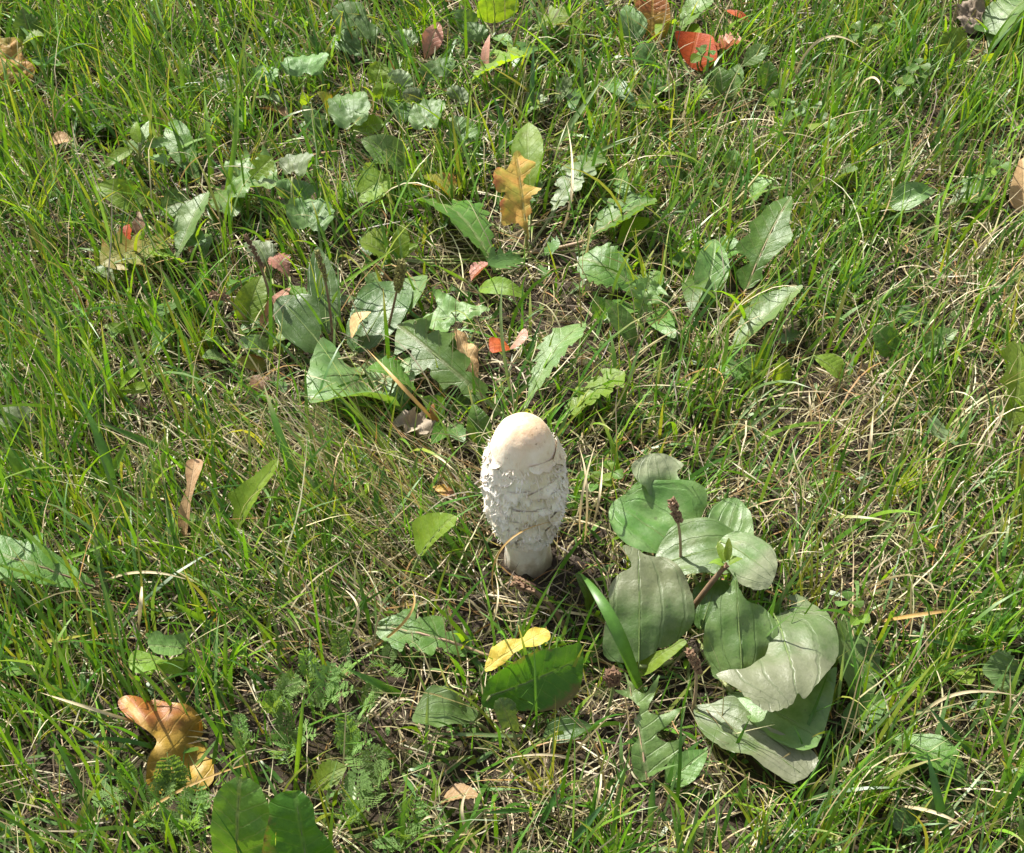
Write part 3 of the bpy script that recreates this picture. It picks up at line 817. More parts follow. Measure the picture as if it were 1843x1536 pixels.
D3 = dandelion('dandelion with tall lobed green leaf above a smooth lance leaf', (1330, 540), [
    dict(base=(1342, 525, 1.0), tip=(1424, 352, 4.4), mat='dandelion', outline=[(1424, 352), (1425, 385), (1422, 410), (1428, 440), (1405, 462), (1378, 485), (1366, 510), (1340, 522), (1325, 500), (1330, 490), (1350, 480), (1345, 470), (1330, 462), (1328, 450), (1352, 430), (1350, 415), (1370, 395), (1385, 375), (1405, 360)], prob=.93, jag=3, rib_mat='stalk_pink', cup=.2, arch=.1),
    dict(base=(1265, 560, .8), tip=(1290, 425, 3.2), kind='plantain', mat='dandelion_pale', w=62, prob=.8),
    dict(base=(1308, 640, .8), tip=(1446, 518, 3.2), kind='lance', mat='dandelion_pale', w=44, prob=.9, cup=.3),
    dict(base=(1160, 530, .8), tip=(1045, 455, 2.4), kind='serrate', mat='dandelion', w=70, prob=.65)])
D4 = dandelion('pale curled dandelion leaves beside a lime lance leaf', (1145, 640), [
    dict(base=(1150, 575, 1.4), tip=(1170, 500, 3.6), kind='dandelion', mat='dandelion_pale', w=72, prob=.85, ruffle=.18),
    dict(base=(1150, 632, .8), tip=(1088, 540, 3.2), kind='lance', mat='dandelion', w=34, prob=.85)])
D5 = dandelion('broad dandelion leaf lying flat with dark midrib at grass edge', (190, 1062), [
    dict(base=(168, 1056, 1.4), tip=(-45, 990, 3.0), mat='dandelion', outline=[(-50, 975), (0, 968), (40, 980), (75, 972), (78, 990), (110, 1010), (150, 1035), (172, 1056), (130, 1062), (80, 1058), (30, 1050), (-50, 1046)], prob=.9, jag=2, rib_mat='stalk_brown', cup=.1)])
D6 = dandelion('toothed dandelion leaf with pink midrib lying left of yellow leaf', (905, 1192), [
    dict(base=(885, 1182, .8), tip=(672, 1122, 2.0), mat='dandelion', w=80, prob=.9, rib_mat='stalk_pink', rib=.0013)])
D7 = dandelion('grey-green sharply toothed dandelion leaf in front of the plantain rosette', (1178, 1415), [
    dict(base=(1165, 1405, .8), tip=(1128, 1212, 2.8), mat='dandelion_pale', w=115, prob=.94, rib_mat='stalk_pink', outline=[(1125, 1210), (1140, 1235), (1160, 1250), (1185, 1218), (1178, 1250), (1165, 1280), (1185, 1290), (1222, 1280), (1205, 1305), (1180, 1325), (1205, 1340), (1232, 1330), (1220, 1355), (1190, 1385), (1160, 1405), (1140, 1390), (1135, 1350), (1148, 1330), (1140, 1300), (1150, 1280), (1135, 1260), (1105, 1245), (1128, 1240)], jag=2, ruffle=.1),
    dict(base=(1200, 1412, .8), tip=(1272, 1350, 2.0), kind='ovate', mat='dandelion_pale', w=56, prob=.9)])
D8 = dandelion('lance-leaved dandelion lying flat in the grass right of the plantain', (1580, 1335), [
    dict(base=(1590, 1325, .8), tip=(1745, 1395, 1.8), kind='lance', mat='dandelion', w=52, prob=.85),
    dict(base=(1545, 1300, .6), tip=(1520, 1105, 1.8), kind='lance', mat='dandelion_pale', w=72, prob=.7),
    dict(base=(1510, 1320, .5), tip=(1592, 1255, 1.4), kind='plantain', mat='dandelion', w=60, prob=.6)])
D9 = dandelion('lobed green dandelion leaf standing by itself among dry straw', (1815, 830), [
    dict(base=(1812, 810, .8), tip=(1836, 610, 3.6), mat='lime', kind='dandelion', w=80, prob=.8)])
D10 = dandelion('dandelion with pointed lobed leaf half lit yellow green', (405, 372), [
    dict(base=(408, 352, 1.8), tip=(512, 316, 3.4), mat='dandelion_pale', outline=[(408, 350), (410, 325), (405, 300), (425, 305), (447, 275), (455, 298), (478, 275), (492, 290), (495, 315), (512, 316), (490, 335), (470, 350), (455, 368), (425, 372), (412, 362)], prob=.9, jag=2, cup=.3, ruffle=.2),
    dict(base=(445, 330, 2.6), tip=(490, 284, 4.0), mat='lime', kind='dandelion', w=44, prob=.85),
    dict(base=(360, 332, .8), tip=(300, 205, 3.0), mat='dandelion', kind='lance', w=46, prob=.7)])
D11 = dandelion('lobed yellow-green dandelion leaf beside a thin mauve stem', (875, 170), [
    dict(base=(838, 152, 1.6), tip=(950, 98, 3.6), mat='lime', w=60, prob=.9),
    dict(base=(876, 165, .5), tip=(877, 62, 4.0), mat='pink', kind='lance', w=14, prob=.8),
    dict(base=(945, 200, 1.0), tip=(985, 175, 2.0), mat='ivy_grey', kind='ovate', w=40, prob=.7)])
D12 = dandelion('lobed leaf turning orange next to a pale lance leaf', (300, 485), [
    dict(base=(325, 430, 1.5), tip=(180, 475, 2.6), mat='olive', kind='dandelion', w=72, prob=.85),
    dict(base=(318, 466, 1.4), tip=(375, 345, 3.4), mat='dandelion_pale', kind='lance', w=40, prob=.95),
    dict(base=(225, 450, 1.6), tip=(228, 402, 2.6), mat='red', kind='dead', w=30, prob=.9),
    dict(base=(255, 440, 1.6), tip=(250, 380, 3.0), mat='brown', kind='dead', w=30, prob=.8),
    dict(base=(150, 490, 1.0), tip=(205, 500, 1.6), mat='ivy_grey', kind='ovate', w=36, prob=.7)])
D13 = dandelion('yellow-green lobed leaves fanning low by the seedling', (260, 385), [
    dict(base=(262, 372, 1.2), tip=(172, 330, 2.8), mat='lime', kind='ovate', w=52, prob=.9),
    dict(base=(300, 378, 1.0), tip=(238, 345, 2.4), mat='lime', kind='serrate', w=30, prob=.8),
    dict(base=(275, 385, .8), tip=(342, 360, 1.8), mat='dandelion', kind='serrate', w=46, prob=.7)])
D14 = dandelion('pale folded leaf with lime edge standing in the fine grass', (430, 975), [
    dict(base=(425, 960, 1.0), tip=(502, 828, 5.6), mat='lime', outline=[(502, 826), (498, 850), (482, 880), (465, 915), (450, 935), (428, 958), (425, 940), (432, 915), (430, 895), (445, 880), (470, 855), (488, 835)], prob=.95, fold=.25)])
D15 = dandelion('cupped bright green leaf pair near the big rust leaf', (300, 1225), [
    dict(base=(338, 1168, 2.0), tip=(266, 1160, 3.2), mat='dandelion_pale', outline=[(266, 1148), (280, 1140), (295, 1146), (320, 1145), (342, 1140), (336, 1160), (325, 1178), (305, 1186), (285, 1182), (272, 1168)], prob=.95, cup=.4),
    dict(base=(345, 1190, 1.4), tip=(232, 1190, 2.4), mat='lime', outline=[(232, 1185), (245, 1172), (270, 1180), (300, 1190), (340, 1175), (350, 1190), (325, 1212), (310, 1222), (280, 1212), (250, 1215), (236, 1205)], prob=.9, cup=.2)])
D16 = dandelion('two broad dark green leaves with rounded tips beside feathery foliage', (505, 1600), [
    dict(base=(430, 1590, 1.0), tip=(432, 1398, 7.2), mat='dandelion', outline=[(388, 1440), (400, 1415), (425, 1400), (455, 1405), (480, 1425), (490, 1450), (480, 1500), (470, 1560), (440, 1590), (405, 1570), (388, 1510)], prob=.97, cup=.15, ruffle=.09),
    dict(base=(560, 1600, 1.0), tip=(530, 1424, 5.2), mat='dock', outline=[(475, 1480), (485, 1445), (510, 1427), (540, 1425), (562, 1445), (568, 1480), (590, 1505), (612, 1540), (600, 1590), (560, 1600), (500, 1590), (472, 1540)], prob=.97, cup=.15, ruffle=.09)], name='dock_plant')
D17 = dandelion('pale lobed leaf and small lime leaves low in straw', (1370, 715), [
    dict(base=(1370, 690, 1.0), tip=(1292, 652, 2.0), mat='dandelion_pale', w=44, prob=.9),
    dict(base=(1385, 690, 1.0), tip=(1335, 648, 2.4), mat='dandelion', w=30, prob=.8, kind='serrate'),
    dict(base=(1400, 695, 1.0), tip=(1408, 640, 2.6), mat='lime', kind='ovate', w=34, prob=.9),
    dict(base=(1465, 640, 2.4), tip=(1520, 680, 1.6), mat='lime', kind='lance', w=34, prob=.9),
    dict(base=(1425, 690, .8), tip=(1368, 668, 1.6), mat='olive', kind='lance', w=16, prob=.7)])
D18 = dandelion('broad grey-green leaf with pointed leaf beneath it', (1650, 405), [
    dict(base=(1600, 372, 1.4), tip=(1682, 338, 2.8), mat='plantain', kind='ovate', w=48, prob=.9),
    dict(base=(1625, 390, .8), tip=(1528, 368, 1.8), mat='plantain', kind='lance', w=28, prob=.85),
    dict(base=(1700, 372, .8), tip=(1792, 345, 2.0), mat='dandelion', kind='dandelion', w=60, prob=.75)])
D19 = dandelion('pale upturned leaf with small lime leaf beneath on dry straw', (1690, 700), [
    dict(base=(1662, 640, 1.2), tip=(1722, 592, 3.0), mat='dandelion_pale', kind='ovate', w=42, prob=.85),
    dict(base=(1710, 668, .8), tip=(1660, 665, 1.8), mat='lime', kind='ovate', w=28, prob=.9),
    dict(base=(1610, 645, .8), tip=(1575, 588, 2.6), mat='dandelion', kind='plantain', w=50, prob=.7)])
D20 = dandelion('grey curled leaf lying in thin yellowing grass', (1700, 830), [
    dict(base=(1742, 805, 1.0), tip=(1660, 772, 2.0), mat='ivy_grey', kind='serrate', w=34, prob=.85, curl=-.2)])
D21 = dandelion('pale whitish green leaf cluster behind the red leaf', (1330, 195), [
    dict(base=(1335, 120, 1.6), tip=(1382, 82, 3.2), mat='dandelion_pale', kind='lance', w=30, prob=.9),
    dict(base=(1318, 178, 1.0), tip=(1330, 115, 3.0), mat='dandelion_pale', kind='lance', w=30, prob=.9),
    dict(base=(1300, 195, .6), tip=(1295, 118, 2.8), mat='dandelion', kind='plantain', w=48, prob=.8),
    dict(base=(1375, 165, .8), tip=(1385, 110, 3.0), mat='dandelion', kind='lance', w=34, prob=.8),
    dict(base=(1222, 58, .8), tip=(1278, -4, 3.2), mat='dandelion_pale', kind='lance', w=32, prob=.9)])
D22 = dandelion('large pale green leaf with lime leaf next to grey dead leaf', (1735, 125), [
    dict(base=(1782, 92, 1.0), tip=(1850, -15, 3.6), mat='dandelion_pale', kind='lance', w=64, prob=.95),
    dict(base=(1740, 108, .8), tip=(1700, 58, 2.6), mat='lime', kind='serrate', w=52, prob=.9),
    dict(base=(1775, 115, .6), tip=(1800, 90, 2.2), mat='lime', kind='ovate', w=26, prob=.8)])
D23 = dandelion('bright lime leaves grouped behind the ivy carpet', (890, 75), [
    dict(base=(890, 42, 1.0), tip=(885, -25, 3.6), mat='lime', kind='ovate', w=76, prob=.95),
    dict(base=(955, 55, .8), tip=(1022, 22, 2.6), mat='lime', kind='dandelion', w=44, prob=.85),
    dict(base=(845, 62, .8), tip=(822, 18, 2.8), mat='ivy', kind='ovate', w=44, prob=.8),
    dict(base=(882, 68, .8), tip=(922, 84, 1.4), mat='ivy', kind='ovate', w=30, prob=.8),
    dict(base=(845, 15, .8), tip=(815, -8, 2.4), mat='lime', kind='ovate', w=30, prob=.8)])
D24 = dandelion('large lobed blue-green leaf above the ivy carpet', (665, 110), [
    dict(base=(672, 95, 1.0), tip=(610, 8, 3.4), mat='ivy', outline=[(598, 20), (610, 6), (635, 5), (655, 15), (662, 40), (688, 60), (676, 66), (690, 85), (670, 80), (655, 70), (638, 68), (640, 50), (620, 55), (602, 45)], prob=.9, jag=2),
    dict(base=(660, 105, .8), tip=(600, 60, 1.8), mat='ivy', kind='serrate', w=44, prob=.7)])
D25 = dandelion('whitish sunlit leaf at the edge of bright upright grass', (60, 800), [
    dict(base=(62, 790, 1.0), tip=(-6, 735, 3.0), mat='ivy_grey', kind='ovate', w=62, prob=.9)])
D26 = dandelion('forked yellow-green curled leaf standing among dry grass', (212, 735), [
    dict(base=(214, 705, 1.2), tip=(282, 700, 2.0), mat='lime', kind='lance', w=20, prob=.95, curl=-.25),
    dict(base=(214, 704, 1.2), tip=(252, 662, 3.2), mat='lime', kind='lance', w=15, prob=.95)])
D27 = dandelion('small lime leaf curled along a shaded grass stem', (245, 615), [
    dict(base=(238, 602, 1.4), tip=(188, 584, 2.4), mat='lime', kind='lance', w=16, prob=.95)])
D28 = dandelion('lime and pale pinkish leaves beside a brown seed spike', (500, 610), [
    dict(base=(440, 585, 1.0), tip=(470, 495, 3.2), mat='lime', kind='ovate', w=56, prob=.8),
    dict(base=(470, 590, 1.0), tip=(520, 515, 2.8), mat='pink', kind='ovate', w=30, prob=.75),
    dict(base=(490, 505, 1.4), tip=(455, 425, 3.0), mat='ivy_grey', kind='serrate', w=46, prob=.85),
    dict(base=(522, 500, 1.2), tip=(488, 460, 2.4), mat='pink', kind='serrate', w=34, prob=.8)])
D29 = dandelion('group of small pale leaves left of the dark plantain', (450, 690), [
    dict(base=(490, 640, 1.2), tip=(435, 605, 2.6), mat='dandelion_pale', kind='ovate', w=34, prob=.9),
    dict(base=(408, 650, 1.0), tip=(365, 640, 2.0), mat='dandelion_pale', kind='ovate', w=26, prob=.85),
    dict(base=(490, 625, 1.2), tip=(522, 602, 2.0), mat='dandelion_pale', kind='ovate', w=22, prob=.85),
    dict(base=(405, 625, 1.0), tip=(362, 600, 2.0), mat='dandelion', kind='serrate', w=30, prob=.8),
    dict(base=(480, 660, .8), tip=(425, 650, 1.6), mat='olive', kind='ovate', w=30, prob=.7),
    dict(base=(480, 710, .8), tip=(455, 675, 1.4), mat='brown', kind='ovate', w=40, prob=.6)])
D30 = dandelion('light green spoon-shaped leaf on long stalk left of the mushroom', (738, 1075), [
    dict(base=(752, 1000, 2.6), tip=(822, 924, 5.4), mat='lime', outline=[(748, 998), (747, 975), (755, 945), (775, 930), (800, 924), (820, 930), (818, 948), (800, 965), (778, 982), (760, 998)], prob=.99, cup=.3)], name='spoon_leaf_plant')
D31 = dandelion('crinkled pale green leaves beneath tangled straw behind orange leaf', (700, 330), [
    dict(base=(735, 300, 1.2), tip=(650, 250, 3.0), mat='dandelion_pale', kind='ovate', w=56, prob=.9),
    dict(base=(660, 305, 1.2), tip=(700, 290, 2.2), mat='dandelion_pale', kind='ovate', w=32, prob=.9),
    dict(base=(800, 272, 1.2), tip=(850, 215, 2.8), mat='ivy', kind='serrate', w=52, prob=.85),
    dict(base=(625, 368, 1.0), tip=(700, 320, 2.6), mat='lime', kind='serrate', w=56, prob=.85)])
D32 = dandelion('lime leaf arched over a mauve scrap and white straw', (905, 550), [
    dict(base=(862, 520, 1.6), tip=(948, 530, 2.4), mat='lime', kind='ovate', w=34, prob=.95, arch=.15)])
D33 = dandelion('flat lobed green leaf on the right-hand straw by itself', (1850, 1225), [
    dict(base=(1852, 1215, 1.0), tip=(1772, 1205, 2.0), mat='ivy', kind='serrate', w=66, prob=.85)])
D34 = dandelion('short rounded green leaf between mushroom stem and plantain', (1065, 1110), [
    dict(base=(1062, 1100, .6), tip=(1046, 1035, 3.0), mat='dandelion', kind='ovate', w=36, prob=.9)])
D35 = dandelion('dark green leaf half hidden under the yellow-orange fallen leaf', (95, 150), [
    dict(base=(60, 90, .8), tip=(40, 15, 3.6), mat='dandelion', kind='ovate', w=56, prob=.8),
    dict(base=(122, 118, .8), tip=(62, 115, 2.2), mat='ivy', kind='ivy', w=40, prob=.8)])
D36 = dandelion('green leaves around a narrow orange grass stem', (570, 265), [
    dict(base=(580, 250, 1.2), tip=(545, 190, 3.0), mat='ivy', kind='ovate', w=36, prob=.85),
    dict(base=(590, 205, 1.4), tip=(576, 165, 3.2), mat='olive', kind='ovate', w=26, prob=.85),
    dict(base=(548, 190, 1.6), tip=(545, 166, 2.6), mat='lime', kind='ovate', w=18, prob=.85),
    dict(base=(625, 240, 1.0), tip=(690, 222, 2.2), mat='lime', kind='serrate', w=34, prob=.8)])
D37 = dandelion('grey pale cupped leaves under long straw behind lime leaf', (1000, 195), [
    dict(base=(1000, 175, 1.4), tip=(1036, 145, 3.0), mat='ivy_grey', kind='ovate', w=36, prob=.85, curl=-.2)])
D38 = dandelion('pair of pale and lime leaves in sparse sunny grass', (1490, 365), [
    dict(base=(1500, 335, 1.0), tip=(1545, 305, 2.6), mat='dandelion_pale', kind='ovate', w=34, prob=.85),
    dict(base=(1500, 345, .8), tip=(1440, 330, 2.0), mat='lime', kind='lance', w=22, prob=.85),
    dict(base=(1310, 312, .8), tip=(1325, 272, 2.4), mat='dandelion_pale', kind='serrate', w=34, prob=.75),
    dict(base=(1350, 370, .8), tip=(1385, 322, 2.4), mat='dandelion_pale', kind='serrate', w=36, prob=.7)])
D39 = dandelion('feathery toothed lime leaf low beside the yarrow', (600, 1450), [
    dict(base=(555, 1425, .8), tip=(615, 1380, 2.6), mat='lime', kind='serrate', w=44, prob=.8)])

# ---- ground ivy carpet (round scalloped leaves)
def ivy(label, root, leaves):
    D = plant('ground_ivy', label, 'plant', root[0], root[1], 'ground ivy patches')
    for cx, cy, w_, h_, mt, z in leaves:
        az = random.uniform(-0.5, 0.5)
        leaf(D, (cx + az * w_ * .3, cy + h_ * .5, z - 0.5), (cx - az * w_ * .3, cy - h_ * .5, z + 0.5), mt, 'ivy', w_, root=D.location + Vector((random.uniform(-.01, .01), random.uniform(-.01, .01), 0)), prob=.88, cup=.2, ruffle=.1, res=18)
ivy('crinkled grey-green ground ivy leaves at the edge of fine grass', (540, 165), [(555, 118, 82, 50, 'ivy', 3.2), (482, 136, 54, 34, 'ivy', 2.4)])
ivy('three scalloped ground ivy leaves stacked beside pointed lobed leaf', (545, 410), [(538, 297, 88, 46, 'ivy_grey', 4.0), (530, 342, 80, 42, 'ivy', 2.6), (556, 390, 86, 70, 'ivy', 3.0)])
ivy('ground ivy carpet of grey round leaves around a pink leaf', (740, 230), [(722, 142, 64, 28, 'ivy_grey', 3.2), (742, 172, 56, 28, 'ivy_grey', 3.0), (826, 172, 50, 26, 'ivy_grey', 2.8), (772, 210, 64, 60, 'ivy', 3.2), (630, 200, 74, 76, 'ivy', 3.0), (792, 126, 74, 40, 'ivy', 2.6), (680, 135, 40, 44, 'lime', 3.0), (690, 165, 48, 30, 'lime', 2.6), (900, 145, 40, 24, 'ivy', 1.8), (850, 60, 44, 40, 'ivy', 2.4), (730, 70, 44, 36, 'ivy_grey', 2.0)])

# ---- seedling with small opposite leaves
D = plant('seedling', 'small leafy seedling with yellow-green top leaves', 'plant', 250, 320)
for b_, t_, w_, m_ in (((250, 258, 4), (243, 218, 5), 20, 'lime'), ((255, 258, 4), (272, 215, 4.6), 20, 'dandelion_pale'), ((262, 262, 3.6), (310, 256, 3.6), 20, 'dandelion_pale'), ((238, 268, 3.4), (188, 300, 3), 22, 'lime'), ((262, 285, 2.8), (302, 300, 2.6), 24, 'dandelion_pale'), ((245, 275, 3), (215, 250, 3.2), 20, 'dandelion_pale')):
    leaf(D, b_, t_, m_, 'ovate', w_, root=D.location, res=10, prob=.85)

# ---- clover
def clover(label, spots, root):
    D = plant('clover', label, 'plant', root[0], root[1], 'clover sprigs')
    for cx, cy, z, s in spots:
        for k in range(3):
            an = random.uniform(0, .6) + k * 2.09
            leaf(D, (cx, cy, z), (cx + math.cos(an) * s, cy + math.sin(an) * s * .75, z + .3), random.choice(('lime', 'dandelion', 'dandelion')), 'obovate', s * .95, name='leaflet', res=8, prob=.8, stem=(k == 0), root=D.location)
clover('three small clover leaves in thin grass by the pale cluster', [(1400, 178, 2.6, 22), (1425, 200, 2.4, 24), (1455, 195, 2.4, 22), (1480, 222, 2.2, 24)], (1440, 240))
clover('tall clover sprig beside an upright pale stem', [(1642, 135, 3.5, 24), (1655, 118, 3.8, 18), (1630, 155, 3.0, 22)], (1642, 190))
clover('clover leaf pair at the rim of the cream dead leaf', [(1790, 302, 3.0, 24), (1780, 312, 2.4, 18)], (1792, 340))
clover('clover leaves standing next to the plantain\'s grey leaf', [(1528, 1082, 3.4, 24), (1545, 1110, 3.0, 22)], (1540, 1150))
clover('round lime clover leaves below an arching pale straw', [(1552, 58, 3.0, 26), (1590, 42, 2.6, 20)], (1555, 95))
clover('clover growing in front of the bright red leaf', [(1262, 100, 3.6, 20), (1270, 92, 3.0, 16)], (1262, 135))
clover('single tiny clover at the foot of the mushroom', [(992, 1085, 1.6, 14)], (994, 1100))
clover('dark clover in the shade right of the mushroom cap', [(1075, 870, 2.0, 24), (1100, 850, 2.0, 24), (1062, 850, 1.8, 20)], (1080, 900))

# ---- fallen leaves
def fallen(label, px, py, leaves, name='fallen_leaf'):
    D = plant(name, label, 'leaf', px, py, 'fallen autumn leaves')
    for lf in leaves:
        lf = dict(lf); lf.setdefault('kind', 'dead'); lf.setdefault('name', 'blade'); lf.setdefault('prob', .95); lf.setdefault('stem', False)
        leaf(parent=D, **lf)
    return D
fallen('large glossy rust-brown curled leaf under feathery green foliage', 310, 1400, [
    dict(base=(330, 1425, .5), tip=(222, 1252, 2.4), mat='rust', outline=[(212, 1256), (225, 1246), (245, 1246), (275, 1252), (310, 1262), (345, 1272), (362, 1285), (368, 1305), (378, 1335), (386, 1375), (384, 1412), (352, 1422), (310, 1425), (268, 1418), (265, 1375), (282, 1338), (262, 1320), (235, 1300), (222, 1282)], cup=.25, fold=-.55, ruffle=.2, arch=.1, prob=.93, stem=True, vein=False)])
fallen('bright yellow leaf lying on dark broad leaf before the mushroom', 930, 1205, [
    dict(base=(872, 1206, 3.2), tip=(992, 1132, 4.2), mat='yellow', outline=[(872, 1205), (885, 1175), (905, 1158), (940, 1152), (950, 1138), (975, 1130), (990, 1140), (986, 1158), (960, 1168), (930, 1178), (905, 1198), (885, 1208)], prob=.9, ruffle=.14)])
fallen('yellow-orange and brown fallen leaf with green rim', 20, 165, [
    dict(base=(20, 165, .8), tip=(15, 62, 3.0), mat='orange', outline=[(-40, 75), (0, 70), (30, 72), (45, 85), (40, 100), (62, 122), (58, 138), (30, 150), (10, 162), (-40, 150)], prob=.92, ruffle=.15),
    dict(base=(35, 85, 2.4), tip=(78, 62, 3.2), mat='lime', kind='serrate', w=24)])
fallen('bright red-orange leaf with dry pink curled end', 1270, 130, [
    dict(base=(1240, 128, .6), tip=(1255, 58, 2.6), mat='red', outline=[(1216, 62), (1235, 57), (1262, 58), (1282, 66), (1288, 85), (1292, 105), (1288, 122), (1262, 128), (1240, 118), (1225, 95)], prob=.94, cup=.4, ruffle=.02, vein=False),
    dict(base=(1285, 92, 1.2), tip=(1335, 72, 2.4), mat='pink', kind='dead', w=44, ruffle=.3)])
fallen('orange leaf with pink top standing behind a green leaf', 1180, 85, [
    dict(base=(1172, 75, .6), tip=(1175, -6, 3.2), mat='rust', outline=[(1140, 0), (1165, -8), (1195, -5), (1205, 15), (1205, 45), (1195, 70), (1170, 72), (1158, 50), (1150, 25)], prob=.9),
    dict(base=(1140, 78, 1.4), tip=(1130, 5, 3.4), mat='ivy', kind='ovate', w=52, name='green_leaf', prob=.9)])
fallen('pink-orange narrow upright leaf among ivy', 768, 115, [dict(base=(765, 108, .8), tip=(790, 40, 3.2), mat='pink', kind='lance', w=34, prob=.95)])
fallen('small red folded leaf hanging above shaded dandelion leaves', 915, 650, [
    dict(base=(915, 622, 2.6), tip=(880, 625, 2.8), mat='red', outline=[(880, 612), (895, 610), (912, 618), (918, 630), (905, 636), (884, 634)], prob=.98),
    dict(base=(915, 630, 2.6), tip=(950, 594, 3.6), mat='pink', outline=[(918, 628), (930, 612), (942, 592), (950, 598), (949, 612), (935, 625)], prob=.98)])
fallen('crumpled grey dead leaf with an orange scrap attached', 745, 800, [
    dict(base=(770, 790, .6), tip=(712, 755, 2.0), mat='greydead', w=52, ruffle=.4, cup=.3),
    dict(base=(785, 762, 1.2), tip=(778, 728, 2.2), mat='rust', w=18)])
fallen('tan dead strip of leaf lying upright in left grass', 335, 985, [dict(base=(332, 972, .8), tip=(352, 828, 3.2), mat='tan', outline=[(338, 832), (352, 826), (366, 832), (364, 850), (355, 872), (346, 905), (342, 940), (333, 970), (322, 950), (326, 915), (338, 880), (336, 855)], prob=.95, fold=.3)])
fallen('thin brown curled leaf strip on dark plantain', 645, 625, [dict(base=(632, 610, 1.8), tip=(660, 558, 3.2), mat='tan', kind='lance', w=20, prob=.98)])
fallen('yellow-brown withered strip between dandelion leaves', 840, 705, [dict(base=(858, 700, 1.0), tip=(818, 592, 3.0), mat='tan', kind='lance', w=30, prob=.9, ruffle=.2)])
fallen('mauve brown scrap of leaf above the lime arched leaf', 862, 512, [dict(base=(848, 506, 1.0), tip=(882, 474, 2.0), mat='pink', kind='ovate', w=26, prob=.95)])
fallen('small red-brown leaf scrap left of the mushroom', 800, 900, [dict(base=(778, 876, 1.2), tip=(822, 892, 1.6), mat='rust', kind='lance', w=18, prob=.98)])
fallen('brown pinkish leaf half buried in pale straw', 820, 1460, [dict(base=(792, 1444, .8), tip=(862, 1430, 1.6), mat='brown', kind='ovate', w=36, prob=.8)])
fallen('cream and brown dead leaf among straw by the clover pair', 1840, 390, [dict(base=(1842, 385, .8), tip=(1840, 280, 2.8), mat='tan', outline=[(1870, 290), (1840, 285), (1828, 305), (1818, 335), (1815, 362), (1828, 378), (1850, 380), (1875, 370)], prob=.95)])
fallen('grey-brown dry curled leaf beside the large pale leaf', 1750, 65, [dict(base=(1745, 60, .8), tip=(1755, -10, 2.6), mat='greydead', w=62, ruffle=.35, cup=.3)])
fallen('dark brown leaf scrap in the shade of upper ivy', 490, 220, [dict(base=(462, 195, 1.2), tip=(522, 212, 1.2), mat='brown', kind='lance', w=24, prob=.9)])
fallen('orange-brown curled scrap near yellow grass at left', 110, 265, [dict(base=(85, 262, 1.0), tip=(128, 248, 1.6), mat='tan', kind='lance', w=20, prob=.9)])
fallen('thin orange leaf stalk lying above the red leaf', 1325, 40, [dict(base=(1302, 18, 2.0), tip=(1350, 36, 2.0), mat='red', kind='lance', w=11, prob=.9)])

LANDMARKS = [(925, 340, 'the orange lobed leaf'), (945, 800, 'the mushroom crown'), (640, 690, 'the dark plantain'), (1390, 430, 'the tall lobed dandelion leaf'), (1375, 580, 'the smooth lance leaf'), (1265, 90, 'the bright red leaf'), (1175, 35, 'the orange leaf with pink top'), (885, 15, 'the bright lime leaf'), (775, 75, 'the pink narrow leaf'), (555, 118, 'the crinkled ivy pair'), (540, 340, 'the stacked ivy leaves'), (250, 260, 'the small seedling'), (345, 410, 'the pale lance leaf by orange lobes'), (20, 110, 'the yellow-orange fallen leaf'), (915, 615, 'the small red folded leaf'), (1150, 535, 'the pale curled dandelion'), (810, 400, 'the toothed leaf left of orange leaf'), (770, 205, 'the grey ivy carpet'), (1640, 350, 'the broad grey-green leaf'), (1640, 140, 'the tall clover sprig'), (1790, 50, 'the large pale leaf'), (1830, 330, 'the cream dead leaf'), (1690, 620, 'the pale upturned leaf'), (1830, 700, 'the lone lobed leaf in straw'), (75, 1015, 'the broad flat dandelion leaf'), (345, 900, 'the tan dead strip'), (30, 760, 'the whitish sunlit leaf'), (285, 1180, 'the cupped leaf pair'), (300, 1340, 'the rust-brown leaf'), (1665, 1350, 'the flat lance leaf'), (1810, 1205, 'the flat lobed leaf'), (1420, 1200, 'the large plantain'), (470, 1480, 'the two broad dark leaves'), (805, 1280, 'the cupped grey leaf'), (825, 1440, 'the half-buried brown leaf'), (760, 1130, 'the pink-ribbed leaf'), (250, 690, 'the forked yellow-green leaf')]
def near(x, y):
    return min(LANDMARKS, key=lambda l: math.hypot(l[0] - x, (l[1] - y) * 1.3))[2]
